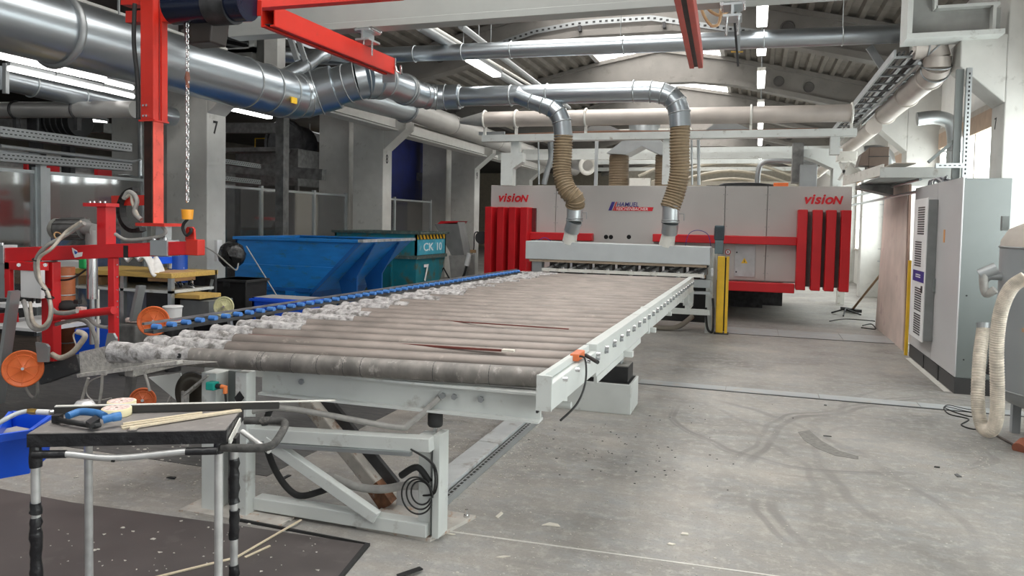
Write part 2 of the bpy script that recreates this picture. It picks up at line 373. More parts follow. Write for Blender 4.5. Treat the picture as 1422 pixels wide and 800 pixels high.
# roof: trapezoidal sheets with their ribs along Y, open ridge strip glazed
def roof_z(x): return 6.32-.235*abs(x+2.5) if x > -8.2 else 5.0+(.0 if x < -14 else 0)
def sheet(x0, x1, y0, y1, pitch=.28, h=.07):
    m = MB(); x = min(x0, x1); xe = max(x0, x1); prof = []
    while x < xe-1e-6:
        for a, z in ((0, 0), (.30, 0), (.42, h), (.88, h)):
            xx = x+a*pitch
            if xx <= xe: prof.append((xx, z))
        x += pitch
    vs = [(px, y0, roof_z(px)+z) for px, z in prof]+[(px, y1, roof_z(px)+z) for px, z in prof]; n = len(prof)
    m.add(vs, [(i, i+1, n+i+1, n+i) for i in range(n-1)]); return m
RG = [-1.35, 3.95, 9.25, 14.6, 19.8, 25.15, 30.45, 35.75, 41]
for a in range(len(RG)-1):
    sheet(-8.1, -4.1, RG[a], RG[a+1]).build('ceiling', roofm, kind='structure')
    sheet(-.9, 3.2, RG[a], RG[a+1]).build('ceiling', roofm, kind='structure')
    gl = MB().bx(-4.1, -.9, RG[a]+.1, RG[a+1]-.1, 6.42, 6.44).bx(-4.15, -4.05, RG[a], RG[a+1], 5.95, 6.44).bx(-.95, -.85, RG[a], RG[a+1], 5.95, 6.44)
    wn = MB().bx(-4.15, -4.05, RG[a], RG[a+1], 5.93, 6.5)
    wn.bx(-.95, -.85, RG[a], RG[a+1], 5.93, 6.5)
    for k in range(4): wn.bx(-4.1, -.9, RG[a]+k*1.32, RG[a]+k*1.32+.05, 6.38, 6.43)
    wo = wn.build('window_%d' % (20+a), mat('skylight_frame', (.55, .53, .5), .5), kind='structure')
    for k in range(4):
        MB().bx(-4.05, -.95, RG[a]+k*1.32+.06, RG[a]+(k+1)*1.32-.01, 6.44, 6.46).build('pane', sky_e, wo)
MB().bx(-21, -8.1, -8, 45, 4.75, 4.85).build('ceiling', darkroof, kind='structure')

# concrete roof girders
def girder(y, label):
    t = thing('roof_girder', label, 'girder', (-2.5, y, 5.4), 'concrete roof girders')
    top = [(-8.2, 5.0), (-4.2, 5.92), (-2.5, 6.22), (-.8, 5.92), (3.0, 5.02)]
    bot = [(3.0, 4.33), (-.6, 5.22), (-1.6, 5.34), (-3.4, 5.34), (-4.4, 5.22), (-8.2, 4.30)]
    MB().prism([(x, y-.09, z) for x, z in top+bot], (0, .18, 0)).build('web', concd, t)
    bt = MB()
    for (x0, z0), (x1, z1) in zip(bot[:-1], bot[1:]):
        bt.beam((x0, y, z0+.05), (x1, y, z1+.05), .34, .12)
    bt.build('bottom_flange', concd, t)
    bt = MB()
    for (x0, z0), (x1, z1) in zip(top[:-1], top[1:]): bt.beam((x0, y, z0-.04), (x1, y, z1-.04), .34, .09)
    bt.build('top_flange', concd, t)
    for x in (.45, 1.15, -5.6, -6.4):
        MB().ring((x, y-.1, 5.27 if x in (.45, -5.6) else 5.10), (0, 1, 0), .11, .02).cyl((x, y-.105, 5.27 if x in (.45, -5.6) else 5.10), (x, y-.092, 5.27 if x in (.45, -5.6) else 5.10), .11, 20).build('service_hole', mat('hole_shadow_grey', (.10, .095, .09), .9), t)
    return t
girder(9.25, 'pale concrete girder nearest the camera, above the white crane beam')
g1 = girder(14.6, 'concrete roof girder carrying the arched perforated cable tray')
girder(19.8, 'bright concrete girder spanning below the skylight behind the upper steel pipe')
girder(25.15, 'concrete girder just above the ribbed bend of the extraction pipe')
for y, nm in ((30.45, 'fifth'), (35.75, 'sixth'), (41.0, 'farthest')):
    girder(y, '%s concrete roof girder in the depth of the hall over the machine' % nm)

# columns
def column_left(y, num, label):
    t = thing('concrete_column', label, 'column', (-7.85, y, 0), 'white concrete columns')
    MB().bx(-8.22, -7.5, y-.2, y+.2, 0, 4.2).build('shaft', conc, t, bevel=.012)
    MB().prism([(-7.5, y-.2, 3.12), (-6.98, y-.2, 3.55), (-6.98, y-.2, 3.83), (-7.5, y-.2, 3.83)], (0, .4, 0)).build('corbel', conc, t, bevel=.012)
    if num: text('column_number', num, .26, black, t, (-7.497, y-.08, 2.85), (0, 1, 0), (0, 0, 1), sx=.75, offset=.005)
    return t
def column_right(y, num, label):
    t = thing('concrete_column', label, 'column', (2.7, y, 0), 'white concrete columns')
    MB().bx(2.45, 3.0, y-.2, y+.25, 0, 5.0).build('shaft', conc, t, bevel=.012)
    MB().prism([(2.45, y-.2, 3.0), (2.02, y-.2, 3.40), (2.02, y-.2, 3.68), (2.08, y-.2, 3.72), (2.45, y-.2, 3.72)], (0, .45, 0)).build('corbel', conc, t, bevel=.012)
    if num: text('column_number', num, .18, black, t, (2.447, y+.12, 2.76), (0, -1, 0), (0, 0, 1), sx=.75)
    return t
for y, n, lab in ((9.0, '7', 'white concrete column marked 7 beside the chain hoist'), (14.3, '8', 'white concrete column marked 8 behind the blue container'),
                  (19.7, '9', 'white concrete column marked 9 left of the machine'), (25.0, '', 'far concrete column showing above the machine left end'), (3.7, '', 'left concrete column outside the view')):
    if n or y > 20: column_left(y, n, lab)
for y, lab in ((9.0, 'plain twin column behind the red hoist mast'), (14.6, 'plain twin column left of column 8'), (20.0, 'plain twin column left of column 9')):
    t = thing('concrete_column', lab, 'column', (-8.9, y, 0), 'plain twin columns')
    MB().bx(-9.25, -8.5, y-.2, y+.35, 0, 4.6).build('shaft', conc, t, bevel=.012)
for y, n, lab in ((9.25, '7', 'white concrete column behind the tank on the right'), (14.55, '', 'white concrete column beside the leaning board'), (19.85, '', 'third white column on the window side'), (25.15, '', 'fourth white column on the window side')):
    column_right(y, n, lab)
# runway beams lying on the corbels
def runway(y0, y1, x, z, lab, w=.3, h=.34):
    t = thing('runway_beam', lab, 'beam', (x, y0, z), 'runway beams on the corbels')
    MB().ibeam((x, y0, z), (x, y1, z), w, h, .03).build('beam', conc, t)
    MB().beam((x-.02, y0, z), (x-.02, y1, z), .2, h*.6).build('web_casing', conc, t)
runway(9.2, 14.1, -7.3, 3.68, 'white runway beam between columns 7 and 8')
runway(14.5, 19.5, -7.3, 3.62, 'white runway beam between columns 8 and 9')
runway(19.9, 26, -7.3, 3.62, 'white runway beam beyond column 9')
runway(3.0, 8.8, -7.3, 3.85, 'grey runway beam above the big duct')

# ---------------------------------------------------------------- second hall, dim background on the left
def bgbox(name, lab, cat, x0, x1, y0, y1, z0, z1, m, extra=None):
    t = thing(name, lab, cat, ((x0+x1)/2, (y0+y1)/2, z0))
    MB().bx(x0, x1, y0, y1, z0, z1).build('casing', m, t, bevel=.02)
    if extra: extra(t)
    if z0 > .3:
        for x in (x0+.06, x1-.06):
            for y in (y0+.06, y1-.06): MB().bx(x-.04, x+.04, y-.04, y+.04, 0, z0).build('leg', m, t)
    return t
def _m1(t):
    MB().bx(-13.4, -13.3, 8, 17, 1.0, 2.5).build('side_panel', mat('pale_hood', (.30, .29, .28), .5), t)
    for k in range(5): MB().bx(-13.29, -13.2, 9+k*1.6, 9.7+k*1.6, .5, 2.6).build('red_pleat', redm, t)
bgbox('gantry_machine', 'grey gantry machine in the dim hall behind the acrylic fence', 'machine', -16, -13.4, 8, 19, .4, 2.9, midm, _m1)
def _m2(t):
    MB().ring((-11.2, 15.9, 3.5), (0, 1, 0), .55, .05).cyl((-11.2, 15.9, 3.5), (-11.2, 16.6, 3.5), .5).build('blower_drum', darkm, t)
    MB().bx(-12.4, -10.6, 14.9, 15.3, 3.2, 3.3).build('support_beam', midm, t)
bgbox('extraction_blower', 'dark extraction blower behind column 7', 'machine', -12.2, -10.4, 15.3, 17.5, 2.4, 3.3, midm, _m2)
bgbox('white_hood', 'pale machine hood seen under the runway beam', 'machine', -12, -10.2, 21, 24, 2.45, 3.0, mat('cream_hood', (.50, .45, .38), .5))
bgbox('white_cabinet', 'white machine cabinet behind the fence near column 8', 'cabinet', -10.3, -9.5, 18.3, 20.3, 0, 2.1, offwhite)
bgbox('storage_hopper', 'beige hopper in the dim hall between columns 8 and 9', 'hopper', -10.8, -9.8, 24, 26, 1.5, 3.2, mat('beige_hopper', (.40, .34, .24), .6))
bgbox('blue_curtain', 'dark blue tarpaulin hanging behind column 8', 'curtain', -9.6, -9.5, 16.5, 22, 2.0, 4.0, navyblue)
bgbox('blue_locker', 'dark blue locker between column 9 and the machine', 'cabinet', -6.3, -5.9, 19, 21, 0, 2.2, navyblue)
bgbox('drum_winder', 'ribbed black drum winder high in the left hall', 'machine', -9.1, -8.9, 7.3, 7.9, 2.6, 3.0, darkm,
      lambda t: [MB().cyl((-8.98, 7.55, 2.85), (-8.45, 7.55, 2.85), .2).build('drum', black, t)]+[MB().ring((-8.95+.1*k, 7.55, 2.85), (1, 0, 0), .2, .012).build('rib', darkm, t) for k in range(5)])
for i, (px, py, x) in enumerate(((480, 190, -13), (445, 190, -13), (350, 158, -13), (495, 201, -13), (100, 164, -13), (430, 218, -14))):
    p = atX(px, py, x)
    t = thing('hall_lamp', ['lit tube lamp in left hall beside the twin column', 'lit tube lamp in left hall right of the blower', 'lit lamp right below the duct label', 'lit lamp in the gap left of column 8', 'lit lamp seen under the grey pipe', 'low lit lamp above the far hood'][i], 'lamp', p, 'lamps in the left hall')
    MB().box(p, (.2, 1.5, .06)).build('diffuser', lamp_e, t); MB().box(p+V((0, 0, .06)), (.24, 1.55, .06)).build('lamp_body', galvd, t)
    MB().cyl(p+V((0, 0, .08)), V((p.x, p.y, 4.77)), .012, 6).build('hanger_wire', galvd, t)
for k in range(5):  # lamp row added to brighten the left hall
    p = V((-12.2, 3.5+6*k, 4.45)); t = thing('hall_lamp', ['first','second','third','fourth','fifth'][k]+' added fill lamp of the row brightening the left hall', 'lamp', p, 'added fill lamp row in the left hall')
    MB().box(p, (.25, 2.4, .06)).build('diffuser', lamp_e, t); MB().box(p+V((0, 0, .06)), (.3, 2.45, .06)).build('lamp_body', galvd, t)
    MB().cyl(p+V((0, 0, .08)), V((p.x, p.y, 4.77)), .012, 6).build('hanger_wire', galvd, t)
t = thing('overhead_crane', 'yellow overhead crane beam far in the left hall', 'crane', (-13, 24, 3.7))
MB().ibeam((-19, 24, 3.8), (-9.5, 24, 3.8), .3, .5).build('bridge_beam', yellow, t)
for k in range(6): MB().cyl((-18+1.5*k, 23.7, 4.05), (-18+1.5*k, 23.7, 4.6), .02, 6).build('railing_post', yellow, t)
MB().cyl((-18, 23.7, 4.6), (-10.5, 23.7, 4.6), .02, 6).build('handrail', yellow, t)

def frame_post(px, y0=0, x=-8.6, lab='', y=None, top=3.4): pass
def bgpost(px, yy, z0, z1, w, lab, m=midm):
    p = atY(px, 200, yy); o = MB().bx(p.x-w/2, p.x+w/2, yy-w/2, yy+w/2, z0, z1).build('steel_post', m); tag(o, lab, 'post')
bgpost(392, 11, 0, 3.4, .16, 'steel hanger post under the duct elbow'); 
# beams in X direction in the left hall
for i, (pa, pb, yy, h, lab) in enumerate((((0, 172), (150, 178), 8.2, .14, 'flat steel beam under the left grey pipe'), ((313, 178), (395, 178), 14, .22, 'grey steel beam right of column 7'),
                                     ((395, 177), (460, 197), 18, .2, 'sloping grey beam behind the elbow'), ((313, 232), (450, 243), 13, .22, 'grey conveyor bridge beam above the fence'), ((545, 243), (620, 248), 20, .22, 'grey rail between columns 8 and 9'))):
    a, b = atY(*pa, yy), atY(*pb, yy); o = MB().beam(a, b, .15, h).build('steel_beam', midm); tag(o, lab, 'beam')
# perforated cable trays, left hall (run along Y)
def tray(pa, pb, x, h, lab, holes=True):
    a, b = atX(*pa, x), atX(*pb, x); t = thing('cable_tray', lab, 'cable tray', a, 'perforated cable trays on the left')
    MB().beam(a, b, .01, h).beam(a+V((-.1, 0, -h/2)), b+V((-.1, 0, -h/2)), .2, .006).build('tray_side', galvd, t)
    if holes:
        m = MB(); d = b-a; n = int(d.length/.055)
        for r in (-.2, .2):
            for k in range(n):
                c = a+d*((k+.5+(.25 if r > 0 else -.25))/n)+V((.007, 0, r*h)); m.box(c, (.004, .026, .012))
        m.build('slot', black, t, kind='stuff')
tray((0, 182), (183, 205), -8.0, .11, 'perforated cable tray in the upper left, upper of the two')
tray((0, 217), (183, 232), -8.0, .10, 'perforated cable tray just above the acrylic fence')
tray((313, 224), (362, 231), -8.9, .08, 'perforated cable tray right of column 7, upper', True)
tray((313, 248), (362, 253), -8.9, .08, 'perforated cable tray right of column 7, lower', True)
a, b = atX(0, 203, -8.0), atX(183, 225, -8.0)
o = MB().tube([a, b, b+V((0, .15, .05)), b+V((0, .15, 1.4))], .025, 8).build('conduit_pipe', galvd); tag(o, 'thin conduit between the two left cable trays, bending up', 'pipe')

# ---------------------------------------------------------------- acrylic guard fence at X = -8.3
def fence(pts, x, lab, top=2.17):
    t = thing('guard_fence', lab, 'fence', (x, pts[0], 0), 'acrylic guard fences')
    for a, b in zip(pts[:-1], pts[1:]):
        MB().bx(x-.005, x+.005, a+.03, b-.03, .25, top-.05).build('acrylic_panel', acrylic, t)
        for z in (.25, top-.03): MB().bx(x-.02, x+.02, a, b, z-.02, z+.02).build('rail', galv, t)
    for a in pts: MB().bx(x-.03, x+.03, a-.03, a+.03, 0, top+.03).build('post', galv, t)
fence([4.2, 5.6, 6.78], -8.3, 'acrylic fence panels at the far left with a door frame')
fence([6.92, 8.45], -8.3, 'wide acrylic fence panel behind the red lifter')
fence([9.35, 11.1, 12.75, 13.95], -8.3, 'three acrylic fence panels between columns 7 and 8 above the blue container')
fence([14.7, 16.2, 18.3], -8.3, 'acrylic fence panels between columns 8 and 9')
a = atX(50, 215, -8.25)
o = MB().bx(-8.29, -8.21, 5.0, 6.85, 2.28, 2.36).bx(-8.29, -8.21, 6.77, 6.85, 0, 2.36).build('door_frame', galv); tag(o, 'aluminium door frame rising over the left acrylic fence', 'door frame')

# ================================================================ DUCTS AND PIPES
def duct_run(pts, r, m, t, name='pipe', seams=(), seam_m=galvd, seg=28, seam_r=.012):
    o = MB().tube(pts, r, seg).build(name, m, t)
    for (c, ax) in seams: MB().ring(c, ax, r+.004, seam_r).build('joint_ring', seam_m, t)
    return o
def elbow(t, p0, d0, p1, d1, r, n=6, m=duct_m, name='elbow_segment'):
    """segmented elbow from p0 (direction d0) to p1 (direction d1)"""
    p0, p1, d0, d1 = V(p0), V(p1), V(d0).normalized(), V(d1).normalized(); L = (p1-p0).length*.55
    def bz(u):
        a, b, c, d = p0, p0+d0*L, p1-d1*L, p1
        return a*(1-u)**3+b*3*u*(1-u)**2+c*3*u*u*(1-u)+d*u**3
    P = [bz(i/n) for i in range(n+1)]
    for i in range(n):
        e = (P[i+1]-P[i]).normalized()*.012
        MB().tube([P[i]-e, P[i+1]+e], r, 28).build(name, m, t)
    for i in range(1, n): MB().ring(P[i], bz(min(1, i/n+.02))-bz(i/n-.02), r+.004, .010).build('seam', galvd, t)
Yv, Xv, Zv = V((0, 1, 0)), V((1, 0, 0)), V((0, 0, 1))
# big duct A
t = thing('main_duct', 'large silver extraction duct crossing the upper left with a bulky elbow', 'duct', (-6.2, 4, 3.34))
for a, b in ((1.5, 5.32), (5.32, 7.92), (7.92, 8.72)):
    MB().tube([(-6.2, a, 3.34), (-6.2, b, 3.34)], .315, 40).build('duct_section', duct_m, t)
    MB().ring((-6.2, b, 3.34), Yv, .318, .013, 40).build('joint_ring', galvd, t)
MB().ring((-6.2, 5.28, 3.34), Yv, .325, .035, 40).build('flange', galvd, t)
MB().ring((-6.2, 8.35, 3.34), Yv, .322, .01, 40).build('clamp_band', galvd, t)
MB().bx(-5.9, -5.88, 8.5, 8.62, 3.17, 3.25).build('yellow_label', yellow, t)
elbow(t, (-6.2, 8.72, 3.34), (0, 1, 0), (-5.75, 9.35, 3.52), (1, .25, .3), .31, 4)
elbow(t, (-5.75, 9.35, 3.52), (1, .25, .3), (-5.25, 9.75, 3.66), (0, 1, 0), .27, 5)
# duct B and cross pipe at Y = 11.3
B = V((-5.2, 9.75, 3.66))
t = thing('cross_duct', 'silver duct running from the big elbow to the right across the hall above the press', 'duct', B)
MB().tube([B, (-5.2, 10.75, 3.66)], .215, 32).build('duct_section', duct_m, t)
for y in (9.78, 10.42, 10.5): MB().ring((-5.2, y, 3.66), Yv, .222, .02, 32).build('flange', galvd, t)
elbow(t, (-5.2, 10.75, 3.66), Yv, (-4.65, 11.3, 3.67), Xv, .2, 5)
MB().tube([(-4.65, 11.3, 3.67), (-1.75, 11.3, 3.65)], .155, 32).build('duct_section', duct_m, t)
for x in (-4.6, -3.75, -3.15, -1.8): MB().ring((x, 11.3, 3.66), Xv, .16, .013, 32).build('joint_ring', galv, t)
elbow(t, (-1.75, 11.3, 3.65), Xv, (-1.1, 11.3, 3.12), (0, 0, -1), .155, 6)
elbow(t, (-3.62, 11.27, 3.66), (.9, 0, -.42), (-2.88, 11.3, 3.0), (.05, 0, -1), .145, 6)
# flexible hoses down to the press hood
def flex(px, r, lab, nm='flexible_hose', m=hosebeige, pitch=.045):
    P = spline(px, 10); t = thing(nm, lab, 'hose', P[0], 'ribbed extraction hoses')
    MB().tube(P, r*.93, 20).build('hose_wall', m, t)
    mb = MB(); L = 0; nxt = 0
    for a, b in zip(P[:-1], P[1:]):
        d = (b-a).length
        while nxt < L+d:
            mb.ring(a+(b-a)*((nxt-L)/d), b-a, r*.95, pitch*.28, 20, 5); nxt += pitch
        L += d
    o = mb.build('spiral_rib', m, t, kind='stuff'); return t
flex([(-2.88, 11.3, 3.0), (-2.885, 11.3, 2.7), (-2.88, 11.27, 2.42), (-2.78, 11.22, 2.16), (-2.66, 11.24, 2.04), (-2.67, 11.3, 1.92)], .148, 'ribbed beige hose dropping to the left of the press hood')
flex([(-1.1, 11.3, 3.12), (-1.1, 11.3, 2.8), (-1.09, 11.32, 2.45), (-1.14, 11.33, 2.15), (-1.22, 11.3, 1.9)], .148, 'ribbed beige hose dropping to the right of the press hood')
for x, xb, lab in ((-2.67, -2.73, 'galvanised spigot collar left on the press hood'), (-1.2, -1.22, 'galvanised spigot collar right on the press hood')):
    t = thing('hose_collar', lab, 'collar', (x, 11.4, 1.36), 'hose collars')
    MB().cyl((x, 11.3, 1.95), (x, 11.3, 1.68), .125, 28).build('sleeve', galv, t)
    MB().cyl((x, 11.3, 1.68), (xb, 11.35, 1.52), .12, 28).build('sleeve', galv, t)
    MB().cyl((xb, 11.35, 1.54), (xb-.04, 11.4, 1.34), .10, 28, .115).build('cone', offwhite, t)
    for z in (1.93, 1.72, 1.69): MB().ring((x, 11.3, z), Zv, .128, .01).build('clamp_ring', galvd, t)
    MB().tube([(x+.13, 11.25, 1.82), (x+.2, 11.25, 1.82), (x+.2, 11.25, 1.72)], .008, 6).build('damper_handle', galvd, t)
# pipe 2 (upper cross pipe)
a, b = atY(500, 78, 10.6), atY(1262, 46, 10.6)
t = thing('roof_pipe', 'long silver pipe crossing under the roof above the other ducts', 'duct', a)
MB().tube([a+V((-1.2, -.6, -.05)), a+V((-.4, -.1, -.02)), a, b, b+V((.6, 0, 0))], .12, 28).build('duct_section', duct_m, t)
for px in (594, 672, 747, 910, 1093, 1187):
    c = a+(b-a)*((px-500)/762); MB().ring(c, b-a, .124, .009, 28).build('joint_ring', galv, t)
for px in (672, 715, 905, 1187):
    c = a+(b-a)*((px-500)/762); MB().cyl(c, c+V((0, 0, 1.6)), .006, 6).build('hanger_wire', galv, t)
# beige low pipe at Y = 12.6
a, b = atY(672, 166, 12.6), atY(1183, 157, 12.6)
t = thing('beige_cross_pipe', 'beige pipe on saddles along the top of the machine portal', 'pipe', a)
MB().tube([a, b], .135, 28).build('pipe', beige, t)
MB().tube([a-V((.45, 0, .02)), a], [.05, .135], 28).build('reducer', duct_g, t)
for px in (674, 724, 830, 1058, 1183):
    c = a+(b-a)*((px-672)/511); MB().ring(c, b-a, .15, .02, 28).bx(c.x-.02, c.x+.02, c.y-.03, c.y+.03, c.z-.34, c.z-.13).build('saddle', offwhite, t)
# silver second duct under B
a = V((-6.4, 10.0, 3.72)); b = atX(563, 150, -6.4)
t = thing('silver_duct', 'silver duct ending behind the crossing duct, continuing as grey pipe to the machine', 'duct', a)
MB().tube([a, b], .25, 28).build('duct_section', duct_m, t)
MB().ring(b, Yv, .26, .03, 28).build('flange', galvd, t)
MB().tube([b, b+V((0, 14, -.15))], .22, 28).build('grey_section', duct_g, t)
for k in range(4): MB().ring(b+V((0, 2.2+3*k, -.02-.03*k)), Yv, .225, .012, 28).build('joint_ring', duct_g, t)
# slanted branch pipe joining above the elbow
t = thing('branch_pipe', 'thin silver branch pipe rising from the big duct', 'duct', (-6.0, 8.2, 3.6))
P = [atY(385, 112, 8.6), atY(422, 92, 9.4), atY(450, 75, 10.0), atY(500, 80, 10.5)]
MB().tube(spline(P), .11, 24).build('pipe', duct_m, t)
for p in (P[1], P[2]): MB().ring(p, P[2]-P[1], .115, .014).build('clamp', galvd, t)
# left hall ducts
a, b = atX(0, 108, -7.9), atX(185, 152, -7.9)
t = thing('wall_duct', 'silver duct under the fluorescent tubes at upper left', 'duct', a)
MB().tube([a, b+V((0, .7, 0))], .13, 28).build('duct_section', duct_m, t)
for px in (37, 103, 170):
    c = a+(b-a)*(px/185); MB().ring(c, b-a, .135, .01).build('joint_ring', galv, t)
a, b = atY(-10, 153, 7.0), atY(188, 152, 7.0)
t = thing('grey_pipe', 'dull grey pipe lying across the upper left on beam saddles', 'pipe', a)
MB().tube([a, b], .1, 24).build('pipe', duct_g, t)
for px in (25, 111):
    c = a+(b-a)*((px+10)/198); MB().ring(c, Xv, .105, .018).bx(c.x-.03, c.x+.03, c.y-.03, c.y+.03, c.z-.25, c.z-.1).build('saddle', darkm, t)
# vertical strap top left
o = MB().beam(atX(8, 88, -7.6), atX(8, 130, -7.6), .05, .04).build('hanger_strap', galvd); tag(o, 'flat hanger strap beside the left fluorescent tubes', 'strap')

# right side: beige pipes with bends along the wall
a, b = atX(1320, 92, 2.2), atX(1203, 188, 2.2)
a = V((2.15, 8.9, 3.42)); 
t = thing('wall_pipe', 'beige pipe with an elbow running along the window wall under the cable ladder', 'pipe', a)
P = [V((1.86, 9.5, 3.42)), V((1.86, 12.8, 3.42))]
MB().tube(P, .14, 28).build('pipe', beige, t)
elbow(t, P[0], -Yv, P[0]+V((0, -.16, .14)), (0, 0, 1), .14, 3, beige)
elbow(t, P[0]+V((0, -.16, .14)), (0, 0, 1), P[0]+V((-.22, -.16, .26)), (-1, 0, 0), .13, 3, beige)
for y in (9.7, 11.0, 12.7): MB().ring((1.86, y, 3.42), Yv, .145, .014).build('joint_ring', beige, t)
MB().tube([(1.86, 13.9, 3.38), (1.86, 18.5, 3.38)], .13, 28).build('pipe', beige, t)
MB().tube([(1.86, 19.1, 3.38), (1.86, 26, 3.38)], .12, 28).build('pipe', beige, t)
def downpipe(y, x, r, z1, lab, z0=.0):
    t = thing('downpipe', lab, 'pipe', (x, y, 0), 'silver downpipes on the window wall')
    P = spline([(x-.5, y, z1-.02), (x-.25, y, z1), (x-.06, y, z1-.08), (x, y, z1-.3), (x, y, z1-.6)], 5)
    MB().tube(P, r, 24).build('bend', galv, t)
    MB().cyl((x, y, z1-.6), (x, y, z0), r*.97, 24).build('pipe', galv, t)
    for z in (z1-.5, z1-1.1, z0+.05, z0+.3): MB().ring((x, y, z), Zv, r, .01).bx(x-r-.06, x+r+.06, y-.01, y+.01, z-.008, z+.008).build('pipe_clip', galvd, t)
downpipe(12.3, 2.72, .1, 3.3, 'silver downpipe with a bend left of the window', .0)
downpipe(16.6, 2.55, .1, 3.25, 'farther silver downpipe behind the leaning board', .95)
# cable ladders on the right, along Y
def ladder(x, z, y0, y1, wd, lab, step=.55, cables=5, tilt=0):
    t = thing('cable_ladder', lab, 'cable tray', (x, y0, z), 'cable ladders on the window side')
    for s in (-1, 1): MB().bx(x+s*wd/2-.012, x+s*wd/2+.012, y0, y1, z-.04, z+.04).build('side_rail', galvd, t)
    y = y0+.1
    while y < y1: MB().bx(x-wd/2, x+wd/2, y, y+.05, z-.03, z-.01).build('rung', galvd, t); y += step
    m = MB()
    for k in range(cables):
        cx = x-wd/2+.05+(wd-.1)*k/(cables-1); m.tube([(cx+random.uniform(-.02, .02), yy, z+.005+.01*random.random()) for yy in (y0, (y0+y1)/2, y1)], .014, 6)
    m.build('cable', darkm, t)
ladder(1.60, 3.62, 9.3, 17, .34, 'wide cable ladder along the window side, upper left one')
ladder(1.92, 3.84, 9.3, 17, .26, 'narrower cable ladder next to the beige wall pipe')
# drop arm holding the ladders
for (pa, pb) in (((1207, 65), (1228, 97)),):
    o = MB().beam(atY(*pa, 10.8), atY(*pb, 10.8), .05, .09).build('ladder_bracket', galvd); tag(o, 'slanted steel bracket beside the cable ladder', 'bracket')
# light thin conduits along ladders
o = MB().tube([(1.68, 9.3, 3.5), (1.66, 17, 3.5)], .02, 8).build('conduit', galv); tag(o, 'thin conduit running beside the wall pipe', 'conduit')

# ================================================================ CNC GANTRY MACHINE
t = thing('milling_machine', 'wide grey gantry milling machine with red pleated guards across the hall', 'machine', (-1.65, 15, 0))
FY = 13.5
body = MB()
body.bx(-4.82, 1.50, FY+.05, 17.2, .70, 2.33).build('body', panelm, t)
for bb in ((-4.5, -3.6, FY+.5, 17, 0, .7), (.2, .6, FY+3.0, 17.1, 0, .7), (-2.4, .2, FY+2.4, 17, 0, .72)): MB().bx(*bb).build('machine_foot', darkm, t)
MB().bx(-.6, .1, FY+.3, FY+.7, .50, .72).build('cable_trough', black, t)
hole_c = mat('dark_hole', (.004, .004, .004), .8, var=0)
for i, (x0, x1) in enumerate(((-4.85, -3.56), (-3.55, -.51), (-.50, .19), (.20, 1.52))):
    MB().bx(x0, x1, FY, FY+.06, .72, 2.35).build('front_panel', panelm, t, bevel=.004)
    for x in (x0+.03, x1-.03):
        pass
m = MB()
for x in (-3.58, -3.52, -.53, -.47, .17, .23):
    for z in (.85, 1.15, 1.65, 1.95, 2.2): m.cyl((x, FY, z), (x, FY-.008, z), .009, 8)
m.build('panel_screw', galvd, t, kind='stuff')
for x, z in ((-2.59, 1.41), (-2.50, 1.41), (-2.17, 1.42)): MB().cyl((x, FY+.001, z), (x, FY-.004, z), .04, 20).build('access_hole', hole_c, t)
for x in (-4.86, -4.62, -4.39, -4.16):
    MB().prism([(x, FY, 0), (x, 13.2, 0), (x+.15, 13.16, 0), (x+.17, FY, 0)], (0, 0, 1.33)).build('red_guard_slat', redm, t, bevel=.012).location = (0, 0, 0.60)
    MB().bx(x+.15, x+.235, 13.42, 13.49, .62, 1.92).build('shaded_gap_backing', mat('shaded_red_recess', (.12, .008, .01), .5), t)  # dark red backing paints the shade between the slats
for x in (.68, .91, 1.12, 1.345):
    MB().prism([(x, FY, 0), (x, 13.2, 0), (x+.15, 13.2, 0), (x+.15, FY, 0)], (0, 0, 1.34)).build('red_guard_slat', redm, t, bevel=.012).location = (0, 0, 0.61)
    if x < 1.3: MB().bx(x+.15, x+.23, 13.38, 13.49, .66, 1.92).build('shaded_gap_backing', mat('shaded_grey_recess', (.17, .15, .14), .6), t)  # gap shade behind these slats is put into a darker grey
for x0, x1, z0, z1 in ((-4.0, -2.82, 1.33, 1.47), (-1.72, .68, 1.35, 1.49), (-.55, .67, .54, .70), (-4.0, -1.0, .54, .70)):
    MB().bx(x0, x1, 13.32, 13.5, z0, z1).build('red_bar', redm, t, bevel=.012)
d = MB().bx(-.31, .03, 13.47, 13.5, .78, 1.32).build('access_door', mat('door_grey', (.50, .51, .52), .45), t, bevel=.004)
for z in (.86, 1.2): MB().cyl((-.28, 13.47, z), (-.28, 13.46, z), .014, 10).build('lock', black, d)
c = V((-.15, 13.468, 1.06))
MB().prism([c+V((-.055, 0, -.045)), c+V((.055, 0, -.045)), c+V((0, 0, .05))], (0, -.003, 0)).build('warning_triangle', yellow, d)
MB().prism([c+V((-.008, -.003, -.03)), c+V((.006, -.003, -.03)), c+V((.014, -.003, .0)), c+V((-.002, -.003, .0)), c+V((.008, -.003, .03)), c+V((-.014, -.003, -.005)), c+V((0, -.003, -.005))], (0, -.002, 0)).build('lightning_mark', black, d)
c = V((-.43, 13.49, 1.2))
s = MB().cyl(c, c+V((0, -.004, 0)), .05, 20).build('prohibition_sign', sticker, t)
MB().ring(c+V((0, -.005, 0)), Yv, .043, .006, 20, 4).beam(c+V((-.03, -.006, .03)), c+V((.03, -.006, -.03)), .002, .01, (0, 1, 0)).build('red_ring', redprint, s)
MB().box(c+V((0, -.005, 0)), (.012, .002, .04)).build('pictogram', black, s)
